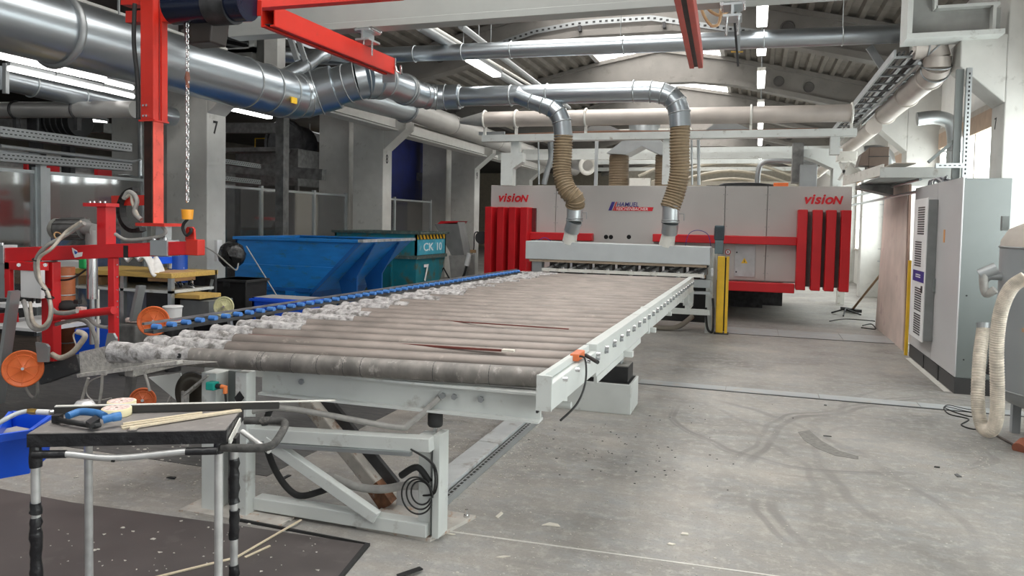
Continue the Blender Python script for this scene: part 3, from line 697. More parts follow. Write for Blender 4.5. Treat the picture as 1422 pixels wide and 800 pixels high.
# lettering
def vision(x, z, w, P):
    fy = 13.494
    g = []
    cu = [('v', 0, 1), ('i', .17, 1), ('s', .27, 1), ('i', .42, 1), ('o', .51, 1), ('N', .70, .78)]
    sc = w/.93
    for ch, dx, k in cu:
        text('letter', ch, .36*sc*k, redprint, P, (x+dx*sc, fy, z), (1, 0, 0), (0, 0, 1), shear=.25, offset=.007, sx=1.0)
vision(-4.71, 2.04, .60, t)
vision(.77, 2.06, .60, t)
lg = [(-2.56, 1.895), (-2.50, 2.055), (-2.44, 2.055), (-2.50, 1.895)]
MB().prism([(x, 13.494, z) for x, z in lg], (0, -.002, 0)).build('logo_stripe', navy, t)
for k in range(1): MB().prism([(x+.08+.04*k, 13.494, z) for x, z in [(-2.56, 1.895), (-2.50, 2.055), (-2.480, 2.055), (-2.540, 1.895)]], (0, -.002, 0)).build('logo_stripe', redprint, t)
MB().prism([(-2.45, 13.495, 1.895), (-2.425, 13.495, 1.965), (-1.74, 13.495, 1.965), (-1.76, 13.495, 1.895)], (0, -.002, 0)).build('logo_band', redprint, t)
text('logo_lettering', 'HAMUEL', .112, navy, t, (-2.41, 13.494, 1.973), (1, 0, 0), (0, 0, 1), shear=.15, offset=.001, sx=.92)
text('logo_lettering', 'REICHENBACHER', .074, sticker, t, (-2.42, 13.491, 1.904), (1, 0, 0), (0, 0, 1), shear=.15, offset=.0, sx=1.0)
MB().tube(spline([(-.6, 13.6, 2.33), (-.5, 13.6, 2.36), (0, 14.2, 2.40), (.4, 14.3, 2.36)]), .05, 8).build('top_cable_loop', black, t)
# things on the machine's roof
o = MB().bx(-.9, .35, 14.6, 15.2, 2.33, 2.42).build('dark_roof_pad', black); tag(o, 'black rubber pad on the machine roof right of the hose', 'pad')
o = MB().bx(.30, .55, 14.2, 14.5, 2.33, 2.45).build('orange_box', orange, bevel=.01); tag(o, 'small orange box on top of the machine', 'box')
t = thing('roof_cabinet', 'stepped grey duct boxes above the machine right end', 'cabinet', (1.1, 14.2, 2.33))
MB().prism([(.78, 14.2, 3.05), (1.42, 14.2, 3.05), (1.42, 14.2, 2.33), (1.28, 14.2, 2.33), (1.28, 14.2, 2.7), (.98, 14.2, 2.85), (.78, 14.2, 2.92)], (0, .5, 0)).build('bracket_plate', white, t)
MB().bx(.72, 1.0, 13.9, 14.2, 2.36, 2.75).build('box', galvd, t, bevel=.01)
MB().bx(.60, .78, 14.1, 14.5, 2.45, 3.15).build('back_box', midm, t)
t = thing('bent_pipe', 'grey handrail pipe bending down on the machine roof beside the lamps', 'pipe', (0, 14.9, 2.36))
MB().tube(spline([(.02, 14.9, 2.33), (.03, 14.9, 2.7), (.1, 14.9, 2.86), (.3, 14.9, 2.9), (.8, 14.9, 2.88), (1.2, 14.9, 2.88)]), .05, 14).build('pipe', galvd, t)
# blower with two hoses in the middle
t = thing('suction_manifold', 'grey roof-shaped suction manifold feeding two brown hoses on the machine', 'manifold', (-2.0, 14.6, 2.33))
zt = 3.35
MB().prism([(-2.78, 14.3, 3.02), (-2.35, 14.3, 3.35), (-1.85, 14.3, 3.35), (-1.5, 14.3, 2.98), (-1.75, 14.3, 2.98), (-2.1, 14.3, 3.15), (-2.4, 14.3, 2.99)], (0, .6, 0)).build('hood_sheet', galvd, t)
MB().cyl((-2.1, 14.6, 3.3), (-2.1, 14.6, 3.75), .3, 24).build('drum', galv, t)
MB().bx(-2.9, -1.2, 14.5, 14.7, 3.42, 3.5).build('crossbar', offwhite, t)
for x in (-2.58, -1.68):
    MB().cyl((x, 14.6, 2.33), (x, 14.6, 3.0), .19, 22).build('brown_hose', mat('brown_hose', (.18, .13, .08), .6), t)
    m = MB()
    for k in range(13): m.ring((x, 14.6, 2.35+.05*k), Zv, .185, .014, 20, 5)
    m.build('hose_rib', mat('brown_hose', (.2, .14, .09)), t, kind='stuff')
MB().bx(-2.35, -1.95, 14.5, 14.6, 2.33, 2.55).build('white_plate', offwhite, t)
for x in (-3.0, -1.38): MB().bx(x-.03, x+.03, 14.4, 14.46, 2.33, 3.5).build('upright', galv, t)
t = thing('stub_duct', 'grey stub duct with cream collar left of the suction manifold', 'duct', (-3.6, 16.5, 2.9))
MB().tube([(-4.6, 17.5, 3.25), (-3.6, 16.2, 2.95)], .17, 24).build('pipe', duct_g, t)
MB().ring((-3.55, 16.14, 2.93), (1, -1.3, -.3), .17, .05, 24).build('cream_collar', offwhite, t)
MB().bx(-4.1, -4.0, 16.4, 16.5, 2.2, 2.95).build('support', galvd, t)
# ---------------------------------------------------------------- portal above the machine
t = thing('steel_portal', 'light grey steel portal standing over the milling machine', 'frame', (-1.6, 12.7, 0))
MB().bx(-4.71, 1.45, 12.55, 12.75, 3.08, 3.20).build('top_beam', white, t, bevel=.004)
MB().bx(-5.6, 1.3, 16, 16.15, 3.05, 3.18).build('rear_beam', white, t)
pt = white
MB().bx(-4.17, -4.02, 12.6, 12.75, 2.88, 3.08).build('stub', pt, t)
MB().prism([(-4.35, 12.6, 2.88), (-3.95, 12.6, 2.88), (-3.95, 12.6, 2.72), (-4.13, 12.6, 2.6), (-4.13, 12.6, 2.3), (-4.35, 12.6, 2.3)], (0, .2, 0)).build('bracket', pt, t)
for x0, x1 in ((-1.5, -1.37), (1.08, 1.22)):
    MB().bx(x0, x1, 12.6, 12.75, 2.8 if x0 > 0 else 2.33, 3.08).build('post', pt, t)
MB().bx(.55, 1.28, 12.6, 12.9, 2.33, 2.8).build('box', pt, t) if 0 else None
for x in (-3.72, -3.40, -3.32, -1.05, -.95, -.93):
    MB().tube([(x, 12.8, 3.08), (x+.03, 12.8, 2.33)], .016, 8).build('cable_conduit', galv, t)
MB().tube(spline([(-3.5, 12.8, 3.08), (-3.48, 12.8, 2.8), (-3.55, 12.8, 2.55), (-3.6, 12.8, 2.33)]), .05, 14).build('side_pipe', galvd, t)
MB().bx(-4.9, -4.4, 12.9, 12.95, 3.24, 3.3).build('flat_tray', galv, t)
m = MB()
for k in range(6): m.tube(spline([(-4.3+.1*k, 12.68, 3.21), (-2.5, 12.68+.02*k, 3.22+.01*(k % 3)), (-1, 12.68, 3.21), (.9, 12.68+.02*k, 3.21)]), .018, 6)
m.build('brown_cable', mat('brown_cable', (.30, .14, .08), .6), t)
for x in (-3.0, -.9): MB().prism([(x, 12.9, 3.2), (x+.9, 12.9, 3.2), (x+.55, 12.9, 3.36), (x+.2, 12.9, 3.36)], (0, .3, 0)).build('cover_hood', galv, t)
for i, y in enumerate((19.85, 25.15, 30.45)):
    o = MB().beam((-7.5, y, 3.6+.15*i), (2.45, y, 3.6+.15*i), .15, .14).build('cross_rail', white); tag(o, ['nearest', 'middle', 'farthest'][i]+' pale cross rail behind the machine portal', 'rail')
# far arched tank behind the machine (cream arches)
t = thing('arched_cover', 'cream arched cover of the next machine rising behind the portal', 'cover', (-1.4, 24, 0))
for k in range(4):
    m = MB(); pts = [(-3.6+.45*i, 24+2*k, 3.2+.75*math.sin(PI*i/12)-.15*k) for i in range(13)]
    m.tube(pts, .05, 8).build('arch', mat('cream_arch', (.42, .38, .31), .5), t)
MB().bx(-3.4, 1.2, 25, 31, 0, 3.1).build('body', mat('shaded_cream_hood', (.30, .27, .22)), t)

# ================================================================ PRESS / ROUTER HEAD FRAME AT THE CONVEYOR'S END
t = thing('router_press', 'low router press with grey front beam at the far end of the roller conveyor', 'machine', (-2, 11.6, 0))
MB().hexa([(-3.46, 11.3, 1.07), (-.61, 11.3, 1.07), (-.61, 11.8, 1.07), (-3.46, 11.8, 1.07)], [(-3.46, 11.3, 1.355), (-.61, 11.3, 1.335), (-.61, 11.8, 1.335), (-3.46, 11.8, 1.355)]).build('front_beam', mat('beam_grey', (.47, .50, .51), .4, var=.04), t, bevel=.008)
MB().bx(-3.40, -.66, 11.32, 11.5, 1.03, 1.07).build('lip', mat('worn_lip', (.33, .26, .19), .6), t)
MB().bx(-3.36, -3.20, 11.35, 11.5, .1, 1.05).build('leg', galvd, t)
MB().bx(-.68, -.58, 11.7, 11.85, 0, 1.3).build('leg', white, t, bevel=.006)
MB().bx(-.60, -.54, 11.95, 12.05, .1, 1.25).build('leg', white, t)
MB().bx(-1.7, -.6, 11.5, 11.6, .30, .38).build('cross_tube', white, t)
MB().bx(-1.3, -.6, 11.45, 11.55, .72, .84).build('slide_rail', galv, t)
MB().bx(-1.3, -.6, 11.45, 11.55, .62, .66).build('slide_rail', galv, t)
MB().bx(-3.3, -.7, 12.2, 12.25, .1, 1.05).build('rear_shield', black, t)
MB().bx(-3.2, -.7, 11.35, 11.42, .88, .93).build('front_strip', offwhite, t)
random.seed(3)
for k in range(7):
    x = -3.0+.36*k
    h = MB().box((x+.12, 11.55, .98), (.14, .2, .14)).build('router_head', midm, t, bevel=.01)
    MB().tube([(x-.12, 11.4, .92), (x+.08, 11.5, 1.02)], .022, 8).build('pressure_arm', mat('grey_arm', (.3, .3, .3), .4, .5), h)
    MB().cyl((x+.12, 11.48, .86), (x+.12, 11.48, .95), .04, 14).build('spindle', chrome, h)
    MB().tube(spline([(x-.05, 11.42, 1.04), (x+.02, 11.36, .96), (x+.12, 11.4, .99), (x+.2, 11.45, 1.05)]), .014, 6).build('head_hose', rubber, h)
    MB().box((x+.26, 11.45, .96), (.035, .04, .12)).build('clamp_block', chrome, h)
MB().tube(spline([(-.95, 11.5, .90), (-.8, 11.5, .93), (-.66, 11.55, .96)]), .025, 8).build('bent_sheet', offwhite, t)
for pts in ([(-3.1, 11.5, 1.36), (-3.2, 11.5, 1.41), (-3.3, 11.5, 1.37)], [(-1.0, 11.6, 1.34), (-.95, 11.6, 1.52), (-.82, 11.6, 1.58), (-.67, 11.6, 1.52), (-.62, 11.6, 1.34)]):
    MB().tube(spline(pts), .005, 6).build('air_line', navy, t)
mt = MB().bx(-.56, -.42, 11.3, 11.44, 1.44, 1.66).build('drive_motor', mat('dark_blue_grey_motor', (.045, .07, .085), .4, .2), t, bevel=.015)
MB().bx(-.55, -.43, 11.3, 11.44, 1.24, 1.44).build('gearbox', mat('blue_grey_gearbox', (.10, .14, .15), .4), mt, bevel=.01)
for k in range(7): MB().bx(-.565+.022*k, -.56+.022*k, 11.29, 11.3, 1.46, 1.62).build('cooling_fin', darkm, mt)
MB().tube(spline([(-.57, 11.65, .55), (-.55, 11.62, .35), (-.55, 11.62, .1), (-.58, 11.65, .03), (-.64, 11.68, .1), (-.67, 11.68, .4)]), .018, 8).build('control_cable', rubber, t)
MB().tube(spline([(-1.5, 11.9, .4), (-1.6, 11.8, .12), (-1.4, 11.7, .05), (-1.1, 11.8, .06), (-.9, 12.1, .2)]), .04, 10).build('dust_hose', mat('dusty_brown_hose', (.25, .22, .18), .7), t)
# yellow light-curtain post
t = thing('light_curtain_post', 'yellow light curtain post right of the press', 'post', (-.4, 11.75, 0))
MB().bx(-.52, -.41, 11.7, 11.82, .02, 1.19).build('yellow_profile', yellow, t, bevel=.01)
MB().bx(-.39, -.35, 11.7, 11.80, .02, 1.19).build('yellow_edge', yellow, t)
MB().bx(-.412, -.388, 11.74, 11.80, .04, 1.17).build('sensor_window', black, t)
MB().bx(-.54, -.33, 11.68, 11.84, 0, .02).build('foot', darkm, t)

# ================================================================ ROLLER CONVEYOR
t = thing('roller_conveyor', 'long roller conveyor running from the foreground to the press', 'conveyor', (-2.2, 7, 0))
NR = 28
def ends(i):
    u = i/(NR-1)
    return V((-3.40+.10*u, 3.27+7.15*u, .868)), V((-.965+.09*u, 3.58+7.0*u, .868))
rollers = []
random.seed(11)
for i in range(NR):
    a, b = ends(i)
    r = MB().tube([a+(b-a)*k for k in (0, .25, .5, .75, 1)], .052, 18).build('roller', rollfront if i == 0 else rollm, t)
    d = (b-a).normalized()
    L = .28+.35*random.random() if i else .5
    n = 12; pts = []; rs = []
    for k in range(n+1):
        pts.append(a+d*(-.03+L*k/n)+V((0, random.uniform(-.004, .004), random.uniform(-.002, .006)))); rs.append(.056+random.uniform(-.002, .009 if k < n-2 else .002))
    mb = MB().tube(pts, rs, 12)
    mb.build('dust_crust', dustm, r)
    if i == 0:
        for u in (.36, .37, .44, .50, .56, .60, .76, .88): MB().ring(a+(b-a)*u, d, .0515, .0018, 20, 4).build('scored_ring', black, r)
        c = a+(b-a)*.175; MB().cyl(c+V((0, -.045, .012)), c+V((0, -.0535, .014)), .014, 12).build('plug', black, r)
    MB().cyl(b, b+d*.10, .012, 10).build('axle', chrome, r)
# right side rail
ra, rb = V((-.925, 3.38, 0)), V((-.83, 10.75, 0))
def rail_seg(u0, u1, z0, z1, w=.07, ox=0):
    p, q = ra+(rb-ra)*u0, ra+(rb-ra)*u1
    return MB().beam(p+V((ox, 0, (z0+z1)/2)), q+V((ox, 0, (z0+z1)/2)), w, z1-z0)
rail_seg(0, .135, .755, .885).build('side_rail', white, t, bevel=.004)
rail_seg(.135, 1, .725, .925).build('side_rail', white, t, bevel=.004)
rail_seg(0, .13, .885, .925, .03, -.02).build('rail_lip', white, t, bevel=.003)
rail_seg(.135, .36, .69, .73, .02, .03).build('stiffener', white, t)
rail_seg(.42, .43, .70, .93, .08).build('joint_plate', white, t, bevel=.003)
MB().bx(-.965, -.955, 3.375, 3.40, .74, .92).build('end_shim', black, t)
rail_seg(-.002, .0, .755, .925, .075).build('end_cap', white, t)
for i in range(3, NR):
    a, b = ends(i); u = (b.y-3.38)/7.37; p = ra+(rb-ra)*u
    if u < .99: MB().cyl(V((p.x+.02, b.y, .845)), V((p.x+.058, b.y, .845)), .011, 8).cyl(V((p.x+.034, b.y, .845)), V((p.x+.044, b.y, .845)), .017, 6).build('axle_nut', galvd, t)
for y in (5.3, 6.6, 7.9, 9.3):
    MB().bx(-1.1, -.80, y-.03, y+.03, .70, .74).build('cross_member_end', white, t)
for y in (3.9, 5.6, 7.4, 9.0, 10.4): MB().bx(-3.3, -.95, y-.05, y+.05, .66, .78).build('cross_beam', white, t)
# far bracket under the rail
MB().bx(-.86, -.79, 10.2, 10.75, .52, .56).bx(-.86, -.79, 10.68, 10.75, .52, .74).bx(-.86, -.79, 9.9, 9.98, .6, .74).build('end_bracket', white, t)
# hidden left rail and the inclined dusty chute plate at the left front corner
MB().beam((-3.35, 3.3, .78), (-3.25, 10.5, .78), .06, .1).build('side_rail', chute_m, t)
MB().prism([atY(110, 489, 3.25), atY(150, 480, 3.25), atY(152, 496, 3.25), atY(300, 503, 3.25), atY(205, 512, 3.25), atY(112, 523, 3.25)], (0, .012, 0)).build('chute_plate', chute_m, t)
MB().beam(atY(112, 521, 3.23), atY(250, 503, 3.23), .05, .02).build('chute_lip', chute_m, t)
# pedestal with rotary drive
pd = MB().bx(-1.95, -.97, 6.36, 6.80, 0, .262).build('pedestal_box', white, t, bevel=.004)
MB().bx(-1.93, -.99, 6.38, 6.78, .24, .264).build('opening_shadow', black, pd)
bl = MB().bx(-1.55, -1.01, 6.44, 6.72, .25, .40).build('black_block', black, t, bevel=.006)
MB().bx(-1.545, -1.015, 6.445, 6.715, .40, .408).build('top_plate', mat('grey_block_top', (.26, .25, .23), .5, .3), bl)
MB().lathe((-1.28, 6.56, .41), Zv, [(.0, .06), (.10, .06), (.11, .05), (.16, .02), (.175, .0)], 24).build('flange_disc', chrome, t)
MB().bx(-1.22, -1.08, 6.5, 6.62, .41, .72).build('lift_block', galvd, t, bevel=.006)
for y in (3.75, 4.6, 5.6): MB().cyl((-1.3, y, .70), (-.88, y, .70), .018, 10).build('guide_rod', white, t)
# sensor clamped on the rail
s = MB().box((-.915, 4.02, .915), (.05, .16, .04)).build('cable_clamp', mat('sensor_body_orange', (.65, .16, .05), .4), t, bevel=.006)
MB().tube(spline([(-.91, 3.95, .92), (-.86, 3.96, .91), (-.84, 3.9, .80), (-.86, 3.8, .7), (-.93, 3.72, .62)]), .006, 6).build('sensor_cable', rubber, s)
MB().cyl((-.89, 4.12, .90), (-.80, 4.02, .885), .012, 8).build('plug', rubber, s)
# ---- front sub-frame
fb = MB().ibeam((-2.6, 3.5, .735), (-.98, 3.52, .735), .09, .15, .012).build('front_beam', white, t)
for u in (.16, .68, .72, .81): 
    c = V((-2.6+1.62*u, 3.495, .75)); MB().cyl(c, c+V((0, -.015, 0)), .016, 6).build('bolt', galvd, fb)
l1 = MB().bx(-2.675, -2.60, 3.36, 3.44, 0, .80).build('leg', white, t, bevel=.004)
MB().prism([(-2.675, 3.355, .66), (-2.64, 3.355, .70), (-2.61, 3.355, .665), (-2.65, 3.355, .62)], (0, -.002, 0)).build('black_mark', black, l1)
MB().bx(-2.90, -2.80, 3.36, 3.48, 0, .78).build('leg', white, t, bevel=.004)
MB().bx(-2.80, -2.675, 3.46, 3.48, 0.02, .78).build('back_plate', cab_shaded, t)
MB().bx(-1.615, -1.545, 3.46, 3.54, .02, .545).build('leg', white, t, bevel=.004)
MB().bx(-1.525, -1.49, 3.44, 3.56, .02, .555).build('end_plate', white, t)
MB().bx(-1.546, -1.524, 3.47, 3.53, .02, .53).build('leg_web', cab_shaded, t)
MB().beam((-2.62, 3.42, .455), (-1.52, 3.42, .515), .08, .07).build('top_bar', white, t, bevel=.004)
MB().beam((-2.62, 3.38, .405), (-1.62, 3.38, .465), .03, .02).build('cable_channel', galv, t)
MB().beam((-2.60, 3.46, .055), (-1.55, 3.46, .055), .08, .07).build('bottom_bar', white, t, bevel=.004)
MB().beam((-2.50, 3.40, .43), (-1.83, 3.42, .09), .05, .06).build('diagonal_brace', white, t, bevel=.004)
fp = MB().prism([(-1.97, 3.45, 0), (-1.53, 3.43, 0), (-1.42, 3.80, 0), (-1.95, 3.82, 0)], (0, 0, .018)).build('foot_plate', mat('rust_edged_plate', (.50, .47, .43), .7, .2, var=.2, scale=9, dirt=((.40, .20, .10), .35, 16)), t)
for x, y in ((-1.90, 3.50), (-1.58, 3.47), (-1.46, 3.76)): MB().cyl((x, y, .018), (x, y, .06), .010, 8).cyl((x, y, .018), (x, y, .03), .018, 6).build('anchor_bolt', chrome, fp)
MB().prism([(-3.0, 3.30, 0), (-2.35, 3.30, 0), (-2.35, 3.62, 0), (-3.0, 3.62, 0)], (0, 0, .012)).build('foot_plate', mat('rust_edged_plate', (.5, .47, .43)), t)
MB().lathe((-1.555, 3.53, .575), Zv, [(.0, 0), (.034, 0), (.04, .01), (.04, .065), (.034, .075), (0, .075)], 20).build('rubber_buffer', rubber, t)
MB().cyl((-1.555, 3.53, .54), (-1.555, 3.53, .58), .012, 10).build('buffer_stud', chrome, t)
# lifting arm, rusty lower end
MB().beam((-2.50, 3.75, .60), (-1.98, 3.75, .09), .08, .08).build('lifting_arm', mat('worn_arm', (.45, .42, .38), .6, .2, var=.2, scale=9, dirt=((.2, .1, .05), .35, 12)), t, bevel=.01)
MB().beam((-2.47, 3.80, .64), (-1.93, 3.80, .11), .03, .10).build('arm_edge', darkm, t)
MB().beam((-2.02, 3.74, .14), (-1.93, 3.74, .03), .075, .085).jitter(.008).build('rusty_joint', rust, t)
MB().bx(-1.90, -1.62, 3.78, 3.81, .018, .13).build('joint_plate', cabm, t)
# grey hose and cables on the sub-frame
hh = thing('grey_cable_hose', 'grey hose sagging between the conveyor legs with black coiled cables', 'hose', (-2, 3.6, .3))
MB().tube(spline([(-2.14, 3.5, .235), (-2.0, 3.5, .205), (-1.85, 3.5, .21), (-1.72, 3.5, .245), (-1.62, 3.5, .26)]), .022, 12).build('hose', hosem, hh)
MB().tube(spline([(-2.50, 3.45, .62), (-2.56, 3.46, .45), (-2.50, 3.48, .24), (-2.38, 3.5, .11), (-2.22, 3.5, .15), (-2.10, 3.5, .22)]), .018, 10).build('corrugated_hose', rubber, hh)
MB().tube(spline([(-2.62, 3.42, .57), (-2.45, 3.42, .61), (-2.2, 3.44, .60), (-1.75, 3.45, .57), (-1.66, 3.46, .60), (-1.52, 3.5, .735)]), .016, 10).build('hose', hosem, hh)
for k in range(3):
    r = .055+.016*k; c = V((-1.585-.008*k, 3.43-.006*k, .25-.006*k))
    MB().tube([c+V((r*math.cos(q/10), 0, r*1.1*math.sin(q/10))) for q in range(0, 60)], .0045, 6).build('cable_coil', rubber, hh)
for k in range(2): MB().tube(spline([(-1.62, 3.375, .49), (-1.50+.01*k, 3.38, .42), (-1.51+.01*k, 3.42, .27), (-1.6, 3.47, .22)]), .005, 6).build('sensor_cable', rubber, hh)
MB().tube(spline([(-1.72, 3.47, .31), (-1.62, 3.46, .37), (-1.55, 3.46, .30)]), .018, 8).build('black_hose', rubber, hh)
# sensors, wheel and bent arm near the left leg
for z, zz in ((.72, 'upper'), (.55, 'lower')):
    q = thing('inductive_sensor', zz+' green and orange sensor on the conveyor left leg', 'sensor', (-2.78, 3.34, z), 'sensors on the conveyor leg')
    MB().box((-2.80, 3.33, z), (.055, .05, .045)).build('green_body', greencol, q, bevel=.006)
    MB().cyl((-2.775, 3.33, z), (-2.74, 3.33, z), .014, 10).build('collar', black, q)
    MB().tube([(-2.74, 3.33, z), (-2.715, 3.33, z), (-2.715, 3.33, z-.035)], .013, 10).build('orange_plug', mat('orange_plug', (.75, .2, .05)), q)
    MB().tube([(-2.715, 3.33, z-.035), (-2.715, 3.34, z-.12)], .006, 6).build('cable', rubber, q)
wq = thing('deflection_wheel', 'dark steel wheel with bent lever left of the conveyor leg', 'wheel', (-3.02, 3.45, .62))
MB().lathe((-3.0, 3.42, .64), Yv, [(0, -.012), (.05, -.012), (.06, -.02), (.12, -.02), (.125, 0), (.12, .03), (0, .03)], 28).build('wheel', mat('oily_wheel', (.12, .11, .09), .35, .8), wq)
MB().ring((-3.0, 3.415, .64), Yv, .115, .014, 28).build('tyre', rubber, wq)
m = MB(); m.beam((-2.85, 3.37, .77), (-3.02, 3.37, .64), .012, .045, (0, 1, 0)); m.beam((-3.02, 3.37, .66), (-3.02, 3.37, .35), .045, .012, (0, 1, 0)); m.build('bent_lever', chute_m, wq)
# blue skate wheel rail along the left side
wt = thing('skate_wheel_rail', 'narrow rail of small blue rollers along the left side of the conveyor', 'conveyor rail', (-3.35, 7, 0))
A, Bp = V((-3.52, 3.62, .955)), V((-3.16, 10.05, .955)); dv = (Bp-A); sd = dv.normalized().cross(Zv)
for s in (-1, 1): MB().beam(A+sd*.035*s+V((0, 0, -.022)), Bp+sd*.035*s+V((0, 0, -.022)), .008, .022).build('side_bar', darkm if s > 0 else midm, wt)
MB().beam(A+V((0, 0, -.03)), Bp+V((0, 0, -.03)), .06, .004).build('dark_bed', black, wt)
MB().beam(A+sd*-.045+V((0, 0, .022)), Bp+sd*-.045+V((0, 0, .022)), .02, .014).build('top_guide', mat('worn_guide_grey', (.16, .15, .15), .5, .3, var=.3, scale=9), wt)
n = 54; base = None
for k in range(n):
    c = A+dv*((k+.5)/n)
    if base is None: base = MB().cyl(c-sd*.028, c+sd*.028, .018, 14).build('blue_roller', blueroll, wt); c0 = c
    else: copy_part(base, wt, c-c0)
m = MB()
for k in range(8):
    c = A+dv*((k+.4)/8); m.bx(c.x-.12, c.x+.02, c.y-.02, c.y+.02, .74, .935)
m.build('bracket', darkm, wt)

o = MB().beam(atZ(345, 465, .905), atZ(700, 487, .915), .012, .012).build('thin_lath', mat('red_brown_lath', (.16, .04, .03), .6)); tag(o, 'long thin red brown lath lying across the third roller', 'lath')
o = MB().box(atZ(706, 487, .925), (.07, .035, .012)).build('pale_offcut', mat('pale_offcut', (.72, .66, .58), .7)); tag(o, 'pale offcut at the right end of the red brown lath', 'offcut')
o = MB().beam(atZ(596, 444, .915), atZ(790, 457, .925), .008, .008).build('thin_lath', mat('red_brown_lath', (.16, .04, .03))); tag(o, 'shorter red brown lath farther back on the rollers', 'lath')

# ================================================================ CONTAINERS
# blue tipping container
t = thing('tipping_container', 'blue tipping container with a slanted end wall behind the conveyor', 'container', (-6.2, 9.6, 0))
x0, x1 = -7.40, -5.26; ya, yb = 9.3, 10.9
side = [(x0, .15), (x1-1.1, .15), (x1-.78, .60), (x1, 1.33), (x0, 1.33)]
for y in (ya, yb): MB().prism([(x, y, z) for x, z in side], (0, .03, 0)).build('side_wall', blue_c, t, bevel=.004)
MB().bx(x0, x0+.03, ya, yb, .15, 1.33).build('rear_wall', blue_c2, t)
MB().hexa([(x1-.80, ya, .58), (x1-.77, ya, .58), (x1-.77, yb, .58), (x1-.80, yb, .58)], [(x1-.03, ya, 1.33), (x1, ya, 1.33), (x1, yb, 1.33), (x1-.03, yb, 1.33)]).build('slanted_end_wall', blue_c, t)
MB().hexa([(x1-1.1, ya, .15), (x1-1.07, ya, .15), (x1-1.07, yb, .15), (x1-1.1, yb, .15)], [(x1-.80, ya, .6), (x1-.77, ya, .6), (x1-.77, yb, .6), (x1-.80, yb, .6)]).build('end_wall', blue_c2, t)
MB().bx(x0, x1-1.1, ya, yb, .12, .16).build('bottom', blue_c2, t)
MB().bx(x0-.03, x1, ya-.04, ya+.03, 1.31, 1.355).bx(x0-.03, x1, yb, yb+.05, 1.31, 1.355).bx(x0-.04, x0+.04, ya, yb, 1.31, 1.355).build('rim', blue_c, t, bevel=.006)
MB().bx(x1-.04, x1+.04, ya-.05, yb+.05, 1.32, 1.36).build('pouring_lip', mat('worn_lip_metal', (.42, .46, .48), .45, .5, var=.3, scale=12), t)
MB().prism([(x0, ya-.02, .95), (x1-.42, ya-.02, .95), (x1-.78, ya-.02, .62), (x0, ya-.02, .62)], (0, .03, 0)).build('raised_rib', blue_c, t, bevel=.008)
MB().prism([(x1-.84, ya-.03, .56), (x1-.78, ya-.03, .56), (x1+.01, ya-.03, 1.32), (x1-.07, ya-.03, 1.32)], (0, .04, 0)).build('edge_strip', blue_c2, t)
MB().bx(x0, x1-.84, ya-.03, ya, .57, .62).build('rib', blue_c2, t)
for x in (-6.5, -7.3): MB().bx(x, x+.16, ya-.04, ya, .15, .58).build('upright_rib', blue_c, t)
for y in (ya+.38, ya+1.15):
    MB().prism([(x1+.0, y, 1.30), (x1-.30, y, .80), (x1-.30, y, .1), (x1-.42, y, .1), (x1-.60, y, .72), (x1-.04, y, 1.30)], (0, .035, 0)).build('end_brace', blue_c2, t)
MB().bx(x0, x1-.3, ya+.1, ya+.2, 0, .12).build('skid', blue_c2, t)
MB().bx(x0, x1-.3, yb-.2, yb-.1, 0, .12).build('skid', blue_c2, t)
# teal container
t = thing('waste_container', 'teal waste container with hazard stripe and painted figure behind the blue one', 'container', (-6.2, 12.4, 0))
ya, yb = 11.9, 13.2; xl, xr = -7.30, -5.65
MB().hexa([(xl+.3, ya+.1, 0), (xr-.03, ya+.05, 0), (xr-.03, yb-.42, 0), (xl+.3, yb-.42, 0)], [(xl, ya, 1.0), (xr, ya, 1.0), (xr, yb, 1.0), (xl, yb, 1.0)]).build('shell', teal_c, t, bevel=.01)
for bb in ((xl, xr, ya, ya+.04), (xl, xr, yb-.04, yb), (xl, xl+.04, ya, yb), (xr-.04, xr, ya, yb)): MB().bx(*bb, 1.0, 1.40).build('wall', teal_c, t)
MB().bx(xl-.04, xr+.05, ya-.05, ya+.04, 1.40, 1.44).bx(xl-.04, xr+.05, yb-.04, yb+.05, 1.40, 1.44).bx(xl-.04, xl+.04, ya, yb, 1.40, 1.44).bx(xr-.04, xr+.05, ya, yb, 1.40, 1.44).build('rim', rim_m, t)
MB().bx(xl-.02, xr+.03, ya-.04, ya, .96, 1.02).bx(xr, xr+.03, ya, yb, .96, 1.02).build('middle_rib', rim_m, t)
MB().bx(xr+.002, xr+.012, ya+.02, yb-.08, 1.03, 1.30).build('lit_blue_end_plate', mat('lit_blue_worn', (.05, .33, .45), .5, var=.2, dirt=((.35, .45, .5), .3, 9)), t)  # side light on this end is painted in as lighter blue, over real wear
MB().bx(xr-.5, xr-.47, ya-.03, ya+.1, .1, .96).build('upright_rib', teal_c, t)
st = MB().bx(xr+.002, xr+.014, ya+.02, yb-.08, 1.31, 1.39).build('hazard_stripe', yellow, t)
for k in range(8):
    y = ya+.06+.145*k; MB().prism([(xr+.016, y, 1.31), (xr+.016, y+.07, 1.31), (xr+.016, y+.02, 1.39), (xr+.016, y-.05, 1.39)], (.002, 0, 0)).build('black_bar', black, st)
text('chalk_lettering', 'CK', .20, mat('chalk_white', (.6, .68, .7), .9), t, (xr+.014, ya+.25, 1.10), (0, 1, 0), (0, 0, 1), offset=.002, sx=1.6)
text('chalk_lettering', '10', .20, mat('chalk_white', (.6, .68, .7)), t, (xr+.014, ya+.80, 1.10), (0, 1, 0), (0, 0, 1), offset=.002, sx=1.4)
text('painted_figure', '7', .42, sticker, t, (xr+.012, ya+.28, .56), (0, 1, 0), (0, 0, 1), offset=.006)
text('painted_mark', 'H', .13, sticker, t, (xr+.010, ya+.28, .42), (0, 1, 0), (0, 0, 1), offset=.002, sx=2)
